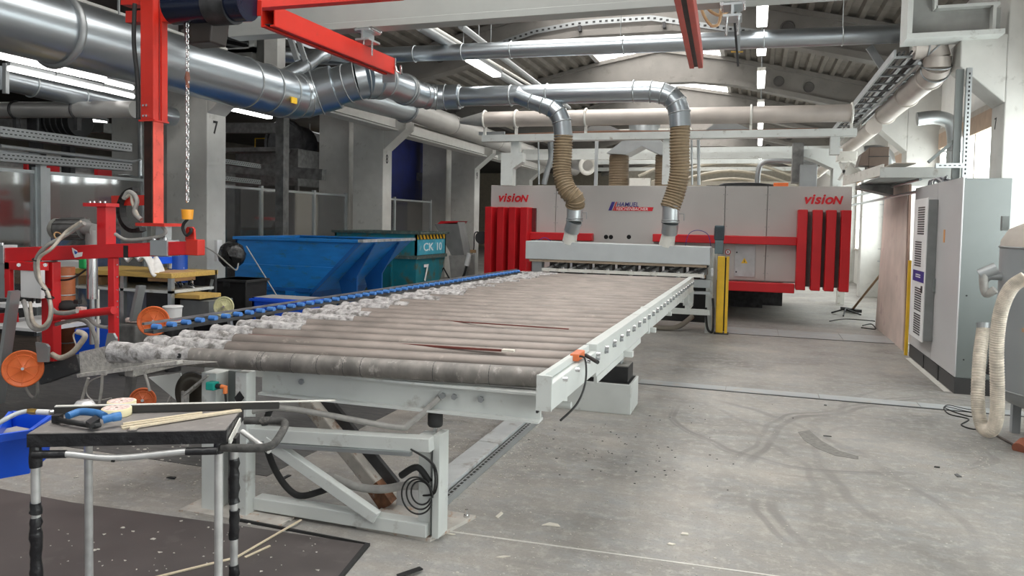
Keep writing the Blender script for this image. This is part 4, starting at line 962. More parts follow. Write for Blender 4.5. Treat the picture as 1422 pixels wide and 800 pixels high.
# grey control desk with red top by column 9
t = thing('control_desk', 'tilted grey console with red top beside column 9', 'console', (-5.9, 14.5, 0))
def q(px, py, Y=14.2): return atY(px, py, Y)
MB().prism([q(603, 311), q(636, 308), q(645, 355), q(627, 355)], (0, .4, 0)).build('housing', mat('console_grey', (.20, .20, .20), .5), t, bevel=.01)
MB().prism([q(623, 355), q(650, 353), q(650, 392), q(627, 392)], (0, .4, 0)).build('housing', mat('console_grey2', (.33, .32, .31), .6, var=.2), t, bevel=.01)
MB().prism([q(607, 311), q(612, 307), q(637, 307), q(634, 311)], (0, .5, 0)).build('red_top', redprint, t)
pa, pb = q(627, 392), q(650, 392); MB().bx(pa.x, pb.x, 14.2, 14.6, 0, pa.z).build('pedestal', mat('console_grey2', (.33, .32, .31)), t)
MB().tube([q(608, 387), q(616, 372), q(624, 387)], .02, 6).build('black_stand', black, t)
g = thing('grinder_torch', 'white handled torch tool leaning against column 9', 'tool', atY(650, 365, 14))
MB().cyl(atY(652, 352, 13.9), atY(648, 369, 13.9), .05, 12).build('white_handle', sticker, g)
MB().tube(spline([atY(648, 369, 13.9), atY(645, 380, 13.9), atY(642, 386, 13.9)]), .025, 8).build('black_hose', black, g)
MB().tube(spline([atY(655, 352, 13.9), atY(658, 345, 13.9), atY(659, 325, 13.9), atY(664, 322, 13.9)]), .012, 6).build('cable', black, g)
MB().box(atY(657, 349, 13.9), (.1, .08, .06)).build('bracket', cardb, g)
o = MB().cyl(atY(669, 330, 13.7), atY(669, 330, 13.9), .13, 24).build('cable_reel', black); tag(o, 'black round cable reel hanging left of the red pleats', 'reel')
# blue crate between conveyor and container
t = thing('blue_crate', 'blue plastic crate standing just behind the skate wheel rail', 'crate', (-5.1, 7.4, .5))
c0, c1 = atY(350, 413, 7.4), atY(425, 413, 7.4); zt = c0.z
m = MB()
for (a, b, c, d) in ((c0.x, c1.x, 7.4, 7.43), (c0.x, c1.x, 7.75, 7.78), (c0.x, c0.x+.03, 7.4, 7.78), (c1.x-.03, c1.x, 7.4, 7.78)): m.bx(a, b, c, d, zt-.3, zt)
m.bx(c0.x, c1.x, 7.4, 7.78, zt-.3, zt-.28); m.build('crate_body', bluep, t)
MB().bx(c0.x-.02, c1.x+.02, 7.37, 7.81, zt-.04, zt-.01).build('rim', bluep, t)
MB().bx(c0.x+.02, c1.x-.02, 7.42, 7.76, zt-.05, zt+.005).build('grey_contents', hosem, t)
MB().bx(c0.x+.05, c1.x-.05, 7.42, 7.76, 0, zt-.3).build('stool', darkm, t)
t = thing('black_bin', 'black plastic bin in front of the blue container', 'bin', (-5.9, 7.9, 0))
a, b = atY(300, 387, 7.9), atY(343, 387, 7.9)
MB().hexa([(a.x+.03, 7.9, 0), (b.x-.03, 7.9, 0), (b.x-.03, 8.3, 0), (a.x+.03, 8.3, 0)], [(a.x, 7.88, a.z), (b.x, 7.88, a.z), (b.x, 8.32, a.z), (a.x, 8.32, a.z)]).build('bin_body', black, t, bevel=.01)
MB().bx(a.x-.02, b.x+.02, 7.86, 8.34, a.z-.03, a.z).build('rim', rubber, t)
MB().bx(a.x+.13, a.x+.23, 7.87, 7.88, a.z-.1, a.z-.03).build('outlined_label', darkm, t)
# wrapped lamp on column 7
t = thing('wrapped_wall_fan', 'round wall fan wrapped in black foil fixed to column 7', 'fan', atY(322, 352, 8.6))
c = atY(322, 354, 8.6)
MB().lathe(c, (.35, -1, 0), [(0, -.12), (.1, -.12), (.17, -.06), (.19, 0), (.17, .06), (.1, .1), (0, .12)], 18).jitter(.012).build('foil_wrap', mat('shiny_black_foil', (.02, .02, .02), .22, var=.4, scale=20, bump=1, dirt=((.4, .4, .4), .12, 16)), t)
MB().box(atY(303, 348, 8.75), (.05, .1, .30)).build('wall_plate', sticker, t)
MB().tube(spline([atY(283, 342, 8.3), atY(300, 352, 8.3), atY(318, 368, 8.2), atY(328, 375, 8.2), atY(331, 366, 8.3)]), .010, 6).build('cable', hosem, t)
MB().tube([atY(342, 342, 8.4), atY(384, 410, 8.3)], .008, 6).build('string', hosem, t)
for z in (0,):
    o = MB().tube([(-8.3, 8.77, 1.0), (-8.3, 8.77, 4.0)], .02, 8).build('wall_conduit', galvd); tag(o, 'thin grey conduit running up the side of column 7', 'conduit')

# ================================================================ WORKBENCH AREA (Y about 6.2 .. 7.5)
WY = 6.6
def w(px, py, Y=WY): return atY(px, py, Y)
t = thing('workbench', 'cluttered workbench with yellow wooden top behind the red lifter', 'bench', (w(150, 380).x, WY, 0))
a, b = w(95, 373), w(238, 372)
MB().bx(a.x, b.x, WY, WY+.75, a.z-.055, a.z).build('wooden_top', woodtop, t, bevel=.004)
zs = w(160, 400).z
MB().bx(a.x, b.x-.02, WY+.02, WY+.7, zs-.03, zs).build('shelf', white, t)
MB().bx(a.x, a.x+.9, WY+.3, WY+.33, .1, zs-.03).build('grey_side_panel', mat('blue_grey_sheet', (.28, .31, .36), .5), t)
MB().bx(a.x, b.x, WY+.7, WY+.73, .1, a.z).build('back_panel', darkm, t)
for x in (a.x+.02, b.x-.07, (a.x+b.x)/2): MB().bx(x, x+.05, WY+.02, WY+.07, 0, a.z-.055).build('leg', galv, t)
def cbox(nm, lab, pa, pb, y0, d, m, cat='box', bevel=.004):
    a, b = atY(*pa, y0), atY(*pb, y0); o = MB().bx(a.x, b.x, y0, y0+d, b.z, a.z).build(nm, m, bevel=bevel); return tag(o, lab, cat)
cbox('cardboard_box', 'brown cardboard box on the bench shelf at its right end', (205, 377), (236, 392), WY+.05, .4, cardb)
cbox('wooden_crate', 'light brown box on the shelf behind the orange brown pipe', (70, 381), (140, 401), WY+.2, .4, cardb)
cbox('blue_box', 'bright blue box lying on the wooden bench top', (205, 357), (222, 367), WY+.3, .25, bluep)
cbox('white_carton', 'white carton on the left part of the bench top', (80, 362), (110, 373), WY+.3, .25, sticker)
o = MB().box(w(118, 366), (.1, .1, .12)).build('green_bottle', greencloth, bevel=.02); tag(o, 'green plastic container standing on the bench top', 'container')
# crumpled cloth
random.seed(5)
c = w(195, 362, WY+.1)
m = MB(); nu, nv = 16, 8; vs = []
for i in range(nu):
    for j in range(nv):
        px = 165+50*i/(nu-1); py = 361+(0 if px < 197 else (px-197)*1.6)
        p = w(px, py, WY-.02); p.y += .25*j/nv; p.z += random.uniform(-.015, .03)+.04*math.sin(i*1.3+j); vs.append(p)
fs = [(i*nv+j, (i+1)*nv+j, (i+1)*nv+j+1, i*nv+j+1) for i in range(nu-1) for j in range(nv-1)]
m.add(vs, fs, True); o = m.build('cleaning_cloth', clothm); so = o.modifiers.new('thick', 'SOLIDIFY'); so.thickness = .03
o.modifiers.new('sub', 'SUBSURF').levels = 1
tag(o, 'crumpled white cloth hanging over the bench front edge', 'cloth')
# orange brown pipe
t = thing('drain_pipe_roll', 'orange brown plastic pipe standing left of the bench', 'pipe', (w(92, 400, 6.3).x, 6.3, 0))
c = w(92, 371, 6.3)
MB().cyl((c.x, 6.3, 0), (c.x, 6.3, c.z), .088, 24).build('pipe', brownpipe, t)
for py in (409, 475, 383): MB().ring((c.x, 6.3, w(92, py, 6.3).z), Zv, .09, .008).build('strap', galv, t)
# blue gas cylinder with grinder
t = thing('blue_cylinder', 'worn blue cylinder with white stripe at the end of the bench', 'cylinder', (w(247, 375, 7.2).x, 7.2, 0))
a = w(247, 355, 7.2); MB().cyl((a.x, 7.2, w(247, 392, 7.2).z), (a.x, 7.2, a.z+.1), .11, 20).build('body', mat('chipped_blue', (.01, .07, .40), .4, var=.2, dirt=((.6, .6, .6), .15, 18)), t)
MB().bx(a.x-.03, a.x+.01, 7.085, 7.09, a.z-.15, a.z).build('white_stripe', sticker, t)
MB().cyl((a.x, 7.2, 0), (a.x, 7.2, w(247, 392, 7.2).z), .04, 12).build('stand', darkm, t)
random.seed(9)
o = thing('scrap_parts', 'cluster of small chrome and black machine fittings at the bench end', 'fittings', w(250, 400, 7.0))
for k in range(22):
    c = w(random.uniform(238, 268), random.uniform(385, 412), 7.0)
    MB().ring(c, (random.random(), 1, random.random()), random.uniform(.02, .05), .008, 12, 5).build('ring_fitting', random.choice([chrome, rubber, darkm, galv]), o)
cbox('small_stool', 'wooden topped stool near the column', (238, 408), (277, 416), 6.7, .35, woodtop, 'stool')
cbox('grey_crate', 'grey box under the small stool', (250, 416), (290, 446), 6.75, .4, mat('box_grey', (.16, .17, .17), .6))
cbox('dark_cabinet', 'dark open cabinet beneath the bench right end', (203, 401), (236, 450), WY+.1, .5, black, 'cabinet')
for (pa, pb, lab) in (((258, 375), (264, 440), 'thin grey stand beside the blue cylinder'), ((296, 388), (289, 425), 'slanted aluminium bar in front of the black bin')):
    o = MB().beam(w(*pa, 7.3), w(*pb, 7.3), .06, .02).build('metal_bar', galv); tag(o, lab, 'bar')
# white bucket
t = thing('paint_bucket', 'white paint bucket with red label under the bench', 'bucket', w(240, 450, 6.3))
c = w(240, 447, 6.3)
MB().cyl(c, c+V((0, 0, .17)), .085, 22, .095).build('bucket', sticker, t); MB().ring(c+V((0, 0, .16)), Zv, .096, .008).build('rim', sticker, t)
MB().cyl(c+V((0, 0, .02)), c+V((0, 0, .05)), .0885, 22, .09, False).build('red_label', redprint, t)
MB().cyl(V((c.x, c.y, 0)), c, .08, 16).build('base_block', darkm, t)
t = thing('grey_bin', 'dark grey bin with pink paper on top behind the lifter leg', 'bin', (w(173, 470, 5.9).x, 5.9, 0))
a, b = w(163, 450, 5.9), w(188, 495, 5.9)
MB().bx(a.x, b.x, 5.9, 6.3, 0, a.z).build('body', midm, t, bevel=.02)
MB().box(V(((a.x+b.x)/2, 6.05, a.z+.03)), (.2, .15, .05)).build('pink_paper', printed, t, bevel=.015)
o = MB().hexa([w(104, 497, 6.0), w(150, 497, 6.0), w(150, 497, 6.0)+V((0, .3, 0)), w(104, 497, 6.0)+V((0, .3, 0))], [w(103, 457, 6.0), w(152, 456, 6.0), w(152, 456, 6.0)+V((0, .3, 0)), w(103, 457, 6.0)+V((0, .3, 0))]).build('blue_tub', bluep, bevel=.01)
tag(o, 'blue plastic tub on the floor beneath the lifter cross tube', 'tub')
# low table with white top and cloth, far left
t = thing('packing_table', 'low table with brown front and white sheets at the left edge', 'table', (-6.5, 5.6, 0))
a, b = atY(-10, 452, 5.6), atY(48, 445, 5.6)
MB().bx(a.x-.3, b.x, 5.6, 6.4, a.z-.04, a.z).build('top', sticker, t)
MB().bx(a.x-.3, b.x, 5.62, 5.66, .05, a.z-.08).build('brown_front', mat('wood_grey_front', (.10, .075, .06), .6, var=.3, stretch=(1, 1, 12)), t)
MB().bx(a.x-.3, b.x, 5.59, 5.62, a.z-.075, a.z-.03).build('dark_edge', black, t)
o = MB().box(atY(12, 424, 5.8)+V((0, .1, 0)), (.35, .3, .04)).jitter(.01).build('paper_pile', sticker); tag(o, 'pile of white paper on the low table at far left', 'paper')
o = MB().beam(atY(0, 433, 5.75), atY(45, 430, 5.75), .05, .05).build('steel_bar', darkm); tag(o, 'dark bar lying above the low table', 'bar')

# ================================================================ RED VACUUM LIFTER (Y = 4.6)
LY = 4.6
def l(px, py, Y=LY): return atY(px, py, Y)
t = thing('hoist_mast', 'orange red telescopic hoist mast hanging from the ceiling at upper left', 'mast', l(213, 0))
a, b = l(196, -60), l(232, 165)
c0 = l(213, -60); c1 = l(213, 166); w0 = .20
xm0, xm1 = l(195, 165).x, l(213, 165).x
MB().bx(xm0, xm1, LY, LY+.13, c1.z, c0.z).build('outer_mast', redor, t, bevel=.006)
MB().bx(xm1-.004, xm1+.004, LY+.055, LY+.065, c1.z, c0.z).build('mast_groove', mat('deep_red_groove', (.25, .01, .01), .5), t)
MB().bx(xm1-.002, xm1+.010, LY+.075, LY+.135, c1.z-.005, c0.z).build('front_flange', redor, t)
MB().bx(xm0-.01, xm1+.02, LY-.01, LY+.14, c1.z-.012, c1.z).build('bottom_cap', redor, t)
ci = l(212, 312)
xi = l(211, 310).x
MB().bx(xi-.075, xi, LY+.015, LY+.12, ci.z, c1.z).build('inner_tube', mat('worn_salmon_red', (.80, .10, .07), .45, var=.15, dirt=((.45, .05, .03), .35, 14)), t)
MB().bx(xi-.080, xi-.004, LY+.005, LY+.014, ci.z, c1.z).build('greasy_rail', oilred, t)
for dx in (.035, .065):
    for dz in (.03, .11): MB().cyl((xm0+dx, LY, c1.z+dz), (xm0+dx, LY-.01, c1.z+dz), .009, 8).build('bolt', chrome, t)
MB().bx(ci.x-.13, ci.x+.15, LY-.04, LY+.17, ci.z-.012, ci.z+.012).build('end_plate', redor, t)
MB().bx(ci.x+.00, ci.x+.09, LY+.03, LY+.1, ci.z-.12, ci.z-.012).build('zinc_bracket', galv, t)
P = spline([l(187, 5), l(186, 60), l(191, 110), l(192, 165)])
MB().tube(P, .016, 8).build('side_chain', rubber, t)
# arc energy chain
t = thing('energy_chain', 'black curved energy chain with red holder left of the hoist mast', 'cable chain', l(170, 290))
cc = l(186, 292, 4.9)
m = MB()
for k in range(15):
    an = PI*.55+k*(PI*1.05)/14; p = cc+V((math.cos(an)*.155, .02, math.sin(an)*.17))
    m.box(p, (.035, .07, .05), M=Matrix.Rotation(-an, 3, 'Y'))
m.build('chain_link', rubber, t)
MB().beam(l(158, 279, 4.95), l(205, 278, 4.95), .05, .085).build('red_holder', redor, t)
MB().tube(spline([l(172, 276), l(178, 267), l(186, 270), l(190, 280), l(187, 295), l(196, 305)]), .018, 8).build('cable_bundle', hosem, t)
MB().tube(spline([l(176, 274), l(182, 270), l(184, 282), l(192, 300)]), .012, 8).build('second_cable', hosewhite, t)
MB().tube(spline([l(160, 325), l(175, 333), l(200, 332), l(222, 328), l(230, 322), l(226, 315)]), .014, 8).build('cable', hosem, t)
# chain hoist
t = thing('chain_hoist', 'dark blue and black electric chain hoist at the top with long load chain', 'hoist', l(270, 20))
MB().cyl(l(240, 10), l(345, 4), .13, 22).build('motor', mat('hoist_navy', (.004, .008, .025), .25), t)
MB().cyl(l(295, 8), l(325, 6), .145, 22).build('gear_housing', darkm, t)
a, b = l(253, 22), l(295, 58)
MB().hexa([(a.x+.02, LY, b.z), (b.x-.02, LY, b.z), (b.x-.02, LY+.18, b.z), (a.x+.02, LY+.18, b.z)], [(a.x, LY, a.z), (b.x, LY, a.z), (b.x, LY+.2, a.z), (a.x, LY+.2, a.z)]).build('chain_bucket', mat('brown_black_bucket', (.03, .022, .018), .35), t, bevel=.012)
ct, cbm = l(263, 20), l(263, 291)
n = int((ct.z-cbm.z)/.042)
lk0 = lk1 = None
for k in range(n):
    z = ct.z-.042*k
    if k < 2:
        h, wd = .020, .0115; pts = [V((math.cos(q*PI/5)*wd, 0, math.sin(q*PI/5)*(wd+h*.5))) for q in range(11)]
        if k == 1: pts = [V((0, p.x, p.z)) for p in pts]
        o = MB().tube([V((ct.x, LY-.02, z))+p for p in pts], .0055, 6, False).build('chain_link', chrome, t)
        if k == 0: lk0 = o
        else: lk1 = o
    else: copy_part(lk0 if k % 2 == 0 else lk1, t, (0, 0, -.042*(k-(k % 2))))
MB().tube([V((ct.x, LY-.02, l(263, 106).z+d)) for d in (.03, -.02, -.05, -.09)], [.012, .02, .012, .016], 10).build('chain_stop', mat('rust_brown_stop', (.22, .08, .05), .5), t)
hk = MB().cyl(V((ct.x, LY-.02, cbm.z)), V((ct.x, LY-.02, cbm.z-.075)), .045, 20, .038).build('hook_block', amber, t)
P = [V((ct.x, LY-.02, cbm.z-.075)), V((ct.x-.035, LY-.02, cbm.z-.11)), V((ct.x-.042, LY-.02, cbm.z-.15)), V((ct.x-.01, LY-.02, cbm.z-.195)), V((ct.x+.03, LY-.02, cbm.z-.17)), V((ct.x+.03, LY-.02, cbm.z-.14))]
MB().tube(spline(P), .012, 8).build('hook', rubber, t)
# red frame of the lifter
t = thing('vacuum_lifter', 'red vacuum lifting frame with orange suction cups standing left of the conveyor', 'lifter', l(150, 500))
bz0, bz1 = l(150, 361).z, l(150, 340).z
xa, xb, xe = l(-12, 355).x, l(262, 345).x, l(285, 343).x
MB().hexa([(xa, LY, l(-12, 365).z), (xb, LY, l(262, 354).z), (xb, LY+.1, l(262, 354).z), (xa, LY+.1, l(-12, 365).z)], [(xa, LY, l(-12, 345).z), (xb, LY, l(262, 335).z), (xb, LY+.1, l(262, 335).z), (xa, LY+.1, l(-12, 345).z)]).build('main_beam', red, t, bevel=.006)
xe = l(276, 343).x
MB().bx(xb-.02, xe, LY-.012, LY+.07, l(275, 355).z, l(275, 333).z).build('orange_red_sleeve', redor, t, bevel=.006)
p = l(263, 333); MB().prism([l(257, 334), l(270, 334), l(269, 318), l(266, 315), l(260, 315), l(258, 318)], (0, .02, 0)).build('lifting_lug', redor, t)
for pa, pb in (((210, 333), (234, 356)), ((-5, 340), (7, 366))):
    A1, A2 = l(*pa), l(*pb); cl = MB().bx(A1.x, A2.x, LY-.015, LY+.115, A2.z, A1.z).build('zinc_clamp', galv, t, bevel=.004)
    for x in (A1.x+.03, A2.x-.03): MB().cyl((x, LY+.0, A1.z), (x, LY, A1.z+.02), .014, 8).build('nut', chrome, cl)
A1, A2 = l(172, 341), l(178, 358); MB().bx(A1.x, A2.x, LY-.006, LY+.106, A2.z, A1.z).build('tape_band', black, t)
o = MB().prism([l(100, 344), l(107, 348), l(108, 351), l(115, 350), l(114, 356), l(104, 358), l(101, 350)], (0, -.002, 0)).build('white_sticker', sticker, t)
MB().prism([l(103, 348, LY-.003), l(108, 350, LY-.003), l(106, 353, LY-.003), l(104, 353, LY-.003)], (0, -.001, 0)).build('blue_print', blueprint, o)
# column
x0, x1 = l(134, 300).x, l(147, 300).x
MB().bx(x0, x1, LY, LY+.10, l(150, 342).z, l(150, 287).z).build('column', red, t, bevel=.006)
MB().bx(l(118, 285).x, l(150, 285).x, LY-.02, LY+.11, l(140, 287).z, l(140, 282).z).build('top_flange', red, t)
for px in (122, 128, 136, 143): MB().cyl(l(px, 282)+V((0, .02, 0)), l(px, 282)+V((0, .02, .015)), .009, 8).build('flange_bolt', chrome, t)
x0, x1 = l(148, 400).x, l(157, 400).x
MB().bx(x0, x1, LY+.01, LY+.06, l(155, 475).z, l(150, 358).z).build('column', red, t, bevel=.005)
for py in (368, 385, 403, 419, 427, 441): MB().cyl(V((x1, LY+.035, l(158, py).z)), V((x1+.008, LY+.035, l(158, py).z)), .006, 6).build('rivet', chrome, t)
x0, x1 = l(54, 400).x, l(70, 400).x
MB().bx(x0, x1, LY+.02, LY+.10, l(60, 502).z, l(60, 364).z).build('column', red, t, bevel=.005)
MB().tube([l(70, 441), l(158, 431)], .032, 14).build('cross_tube', red, t)
MB().beam(l(-10, 442), l(22, 441), .05, .08).build('side_tube', red, t)
# control box with red frame
A1, A2 = l(28, 374, LY-.08), l(57, 415, LY-.08)
MB().bx(A1.x, A2.x, LY-.08, LY-.04, A2.z, A1.z).build('control_box', sticker, t, bevel=.006)
MB().bx(l(20, 360).x, l(27, 360).x, LY-.09, LY-.05, l(20, 412).z, l(20, 363).z).bx(l(60, 360).x, l(66, 360).x, LY-.07, LY-.03, l(60, 412).z, l(60, 363).z).bx(l(20, 360).x, l(68, 360).x, LY-.09, LY, l(30, 374).z, l(30, 363).z).build('box_frame', red, t, bevel=.004)
for px in (26, 63): MB().cyl(l(px, 368, LY-.09), l(px, 368, LY-.1), .015, 10).build('frame_bolt', chrome, t)
A1, A2 = l(2, 366), l(20, 414)
gp = MB().bx(A1.x, A2.x, LY-.06, LY, A2.z, A1.z).build('grey_junction_plate', galv, t)
MB().prism([l(6, 381, LY-.062), l(12, 381, LY-.062), l(12, 386, LY-.062), l(9, 390, LY-.062), l(6, 386, LY-.062)], (0, -.001, 0)).build('red_emblem', redprint, gp)
for px in (33, 43, 53): MB().cyl(l(px, 414, LY-.03), l(px, 421, LY-.03), .018, 10).build('cable_gland', black, t)
# arms carrying the suction cups
arm1 = MB().beam(l(20, 404, 4.4), l(-2, 560, 4.4), .035, .085, (0, 1, 0)).build('cup_arm', galv, t)
MB().beam(l(196, 397, 5.4), l(186, 445, 5.4), .035, .085, (0, 1, 0)).build('cup_arm', galv, t)
MB().beam(l(183, 520, 4.9), l(176, 590, 4.9), .07, .05, (0, 1, 0)).build('cup_arm', midm, t)
MB().beam(l(298, 397, 6.2), l(291, 425, 6.2), .05, .04, (0, 1, 0)).build('cup_arm', galv, t) if 0 else None
def cup(px, py, Y, R, lab, m=orange, ax=(.62, -.78, .1)):
    c = l(px, py, Y); q = thing('suction_cup', lab, 'suction cup', c, 'suction cups')
    ax = V(ax).normalized()
    MB().lathe(c, ax, [(0, -.02), (R*.85, -.02), (R*.97, -.008), (R, .0), (R*.99, .012), (R*.93, .016), (R*.88, .006), (R*.15, .006), (R*.12, .014), (0, .014)], 36).build('disc', m, q)
    s1 = ax.orthogonal().normalized(); s2 = ax.cross(s1)
    for k in range(7):
        d = s1*math.cos(k*2*PI/7)+s2*math.sin(k*2*PI/7); MB().beam(c+ax*.007+d*R*.14, c+ax*.007+d*R*.87, .006, .006, ax).build('rib', m, q)
    MB().ring(c+ax*.006, ax, R*.72, .004, 32, 4).build('inner_ring', m, q)
    MB().cyl(c+ax*.01, c+ax*.018, .012, 10).build('centre_screw', chrome, q)
    MB().cyl(c-ax*.02, c-ax*.11, .035, 16).build('mount', rubber, q)
    if Y > 6: MB().beam(c-ax*.09, V((c.x+.1, c.y+.12, 0)), .04, .04, (0, 1, 0)).build('support_bar', galv, q)
    return q
cup(32, 512, 4.35, .148, 'orange suction cup nearest the left picture edge')
cup(213, 446, 5.3, .135, 'orange suction cup between the lifter and the skate wheel rail')
cup(198, 556, 4.6, .10, 'low orange suction cup seen behind the tape rolls', mat('dull_orange', (.55, .12, .035), .5, var=.1))
cup(311, 426, 6.6, .11, 'pale yellow and grey patched suction disc by the black bin', mat('pale_yellow_patch', (.72, .70, .40), .6, dirt=((.12, .13, .12), .45, 6)), (.3, -.9, .1))
# hoses
t = thing('hose_bundle', 'grey hose bundle looping over the red beam and control box', 'hose bundle', l(60, 380))
MB().tube(spline([l(117, 310, 4.5), l(98, 322, 4.5), l(80, 333, 4.45), l(62, 344, 4.42), l(50, 362, 4.42), l(52, 385, 4.42), l(64, 403, 4.42), l(71, 430, 4.42), l(66, 452, 4.42), l(52, 458, 4.42), l(41, 450, 4.42), l(36, 430, 4.42), l(33, 418, 4.5)]), .017, 10).build('hose', hosem, t)
MB().tube(spline([l(113, 308, 4.5), l(92, 322, 4.48), l(72, 345, 4.40), l(54, 360, 4.40), l(56, 390, 4.40), l(68, 410, 4.40), l(69, 440, 4.40), l(58, 454, 4.40), l(46, 446, 4.42), l(42, 420, 4.5)]), .013, 10).build('hose', hosewhite, t)
MB().ring(l(81, 328, 4.47), (1, 0, .6), .034, .006).build('cable_tie', cardb, t)
for (px, py) in ((51, 361), (64, 402), (69, 413)): MB().ring(l(px, py, 4.41), (.3, 0, 1), .03, .005).build('cable_tie', black, t)
MB().tube(spline([l(73, 430, 4.5), l(78, 434, 4.5), l(92, 435, 4.5), l(107, 432, 4.5)]), .018, 10).build('side_hose', hosem, t)
MB().tube(spline([l(72, 492, 4.5), l(84, 497, 4.5), l(100, 490, 4.5), l(112, 477, 4.5), l(118, 466, 4.5), l(108, 461, 4.5), l(102, 466, 4.5), l(106, 480, 4.5)]), [.022]*41+[.006]*16, 10).build('thick_hose', hosewhite, t)
MB().tube(spline([l(73, 452, 4.65), l(95, 446, 4.65), l(112, 444, 4.65), l(125, 452, 4.65), l(133, 470, 4.65), l(135, 485, 4.65)]), .016, 10).build('hose', hosem, t)
MB().tube(spline([l(95, 447, 4.62), l(118, 440, 4.62), l(135, 452, 4.62), l(150, 455, 4.62)]), .014, 10).build('hose', hosem, t)
MB().tube(spline([l(70, 384, 4.7), l(85, 389, 4.7), l(102, 386, 4.7), l(120, 374, 4.7)]), .008, 8).build('black_cable', rubber, t)
MB().tube(spline([l(35, 538, 4.5), l(42, 549, 4.5), l(48, 552, 4.5), l(52, 545, 4.5), l(51, 528, 4.5)]), .012, 8).build('cup_hose', hosem, t)
# grey silver cylinder + motor
t = thing('lift_cylinder', 'silver pneumatic cylinder standing beside the red lifter column', 'cylinder', l(128, 360, 4.9))
MB().cyl(l(128, 355, 4.9), l(128, 415, 4.9), .044, 22).build('barrel', chrome, t)
MB().cyl(l(128, 415, 4.9), l(128, 478, 4.9), .022, 14).build('piston_rod', galv, t)
MB().cyl(l(136, 402, 4.95), l(136, 478, 4.95), .012, 10).build('guide_rod', offwhite, t)
t = thing('electric_motor', 'grey finned electric motor behind the red column', 'motor', l(95, 318, 5.3))
a, b = l(84, 318, 5.3), l(118, 318, 5.3)
MB().cyl(a, b, .095, 22).build('housing', midm, t)
MB().lathe(a, (-1, 0, 0), [(.1, 0), (.1, .05), (.07, .09), (0, .09)], 22).build('fan_cover', mat('motor_cover', (.30, .30, .27), .5), t)
for k in range(12):
    an = k*2*PI/12; d = V((0, math.cos(an), math.sin(an))); MB().beam(a+d*.1, b+d*.1, .006, .016, d).build('fin', midm, t)
MB().cyl(b, l(132, 320, 5.3), .06, 18).build('gearbox', mat('gearbox_grey', (.28, .27, .26), .45, .3), t)
MB().cyl(l(128, 320, 5.3), l(128, 345, 5.3), .055, 16).build('gear', mat('gearbox_grey', (.28, .27, .26)), t)
# gear pile on cross tube
t = thing('hose_reel', 'dark coiled hose fitting lying on the red cross tube', 'reel', l(95, 428, 4.7))
MB().lathe(l(93, 430, 4.75), Zv, [(0, 0), (.07, 0), (.08, .03), (.07, .06), (.04, .075), (0, .075)], 20).build('coil', rubber, t)
MB().box(l(113, 431, 4.7), (.06, .05, .055)).build('pink_block', printed, t); MB().box(l(108, 419, 4.72), (.05, .04, .03)).build('knob', black, t)
# base beam
t = thing('lifter_base', 'dark grey steel base beam of the lifter lying near the conveyor corner', 'beam', l(85, 520))
MB().beam(l(60, 522, 4.75), l(116, 502, 4.75), .10, .14).build('beam', mat('dark_grey_steel', (.085, .09, .095), .5, .4, dirt=((.25, .25, .25), .3, 10)), t, bevel=.004)
MB().prism([l(49, 475, 4.4), l(64, 478, 4.4), l(67, 482, 4.4), l(66, 503, 4.4), l(52, 503, 4.4)], (0, .02, 0)).build('gusset_plate', galvd, t)
MB().prism([l(149, 463, 4.5), l(157, 463, 4.5), l(161, 470, 4.5), l(161, 480, 4.5), l(146, 480, 4.5)], (0, .02, 0)).build('gusset_plate', galvd, t)
for pts, Y in (([(123, 525), (118, 540), (113, 560), (112, 570)], 4.0), ([(142, 520), (141, 540), (138, 560)], 4.0), ([(196, 508), (203, 525), (208, 543)], 4.3), ([(148, 520), (125, 530), (120, 545), (130, 556), (155, 553)], 4.1), ([(233, 562), (238, 550), (252, 542)], 4.2)):
    o = MB().tube(spline([l(px, py, Y) for px, py in pts]), .010 if len(pts) < 5 else .005, 8).build('hanging_hose', hosem); tag(o, {123: 'grey hose hanging below the dusty chute, leftmost', 142: 'short grey hose hanging below the dusty chute, middle one', 196: 'grey hose dropping to the low suction cup', 148: 'thin looping cable below the chute', 233: 'thin cable curving left of the steel gusset'}[pts[0][0]], 'hose', 'hoses hanging below the chute')
o = MB().prism([l(206, 524, 3.9), l(250, 518, 3.9), l(262, 560, 3.9), l(252, 562, 3.9)], (0, .012, 0)).build('steel_gusset', white); tag(o, 'grey triangular steel gusset left of the bent lever', 'gusset')

o = MB().tube([(-8.62, 8.72, .5), (-8.62, 8.72, 4.0)], .035, 12).build('bright_conduit', galv); tag(o, 'bright round conduit on the twin column right of the hoist mast', 'conduit')
o = MB().tube(spline([(-9.0, 8.7, 2.22), (-8.7, 8.62, 2.21), (-8.45, 8.68, 2.12)]), .02, 8).build('curved_conduit', galv); tag(o, 'short curved conduit crossing the bright round conduit', 'conduit')

# ================================================================ RIGHT SIDE
t = thing('control_cabinet', 'tall grey electrical cabinet with side cooler on the right', 'cabinet', (2.15, 9.6, 0))
MB().bx(1.985, 2.4, 8.5, 10.8, .16, 2.18).build('body', cab_shaded, t, bevel=.006)
MB().bx(1.97, 1.985, 8.49, 9.55, .17, 2.19).build('door', cabm, t, bevel=.003)
MB().bx(1.97, 1.985, 9.56, 10.8, .17, 2.19).build('door', cabm, t, bevel=.003)
pl = MB().bx(1.975, 2.4, 8.49, 10.8, 0, .16).build('plinth', plinth, t)
for y in (9.2, 9.95): MB().bx(1.968, 1.976, y-.04, y+.04, 0, .158).build('plinth_joint', black, pl)
ck = MB().bx(1.875, 1.97, 9.5, 10.2, .38, 2.0).build('side_cooler', mat('cooler_grey', (.22, .23, .23), .45), t, bevel=.006)
fc = MB().bx(1.865, 1.876, 9.51, 10.25, .36, 2.02).build('cooler_grille_panel', sticker, t, bevel=.003)
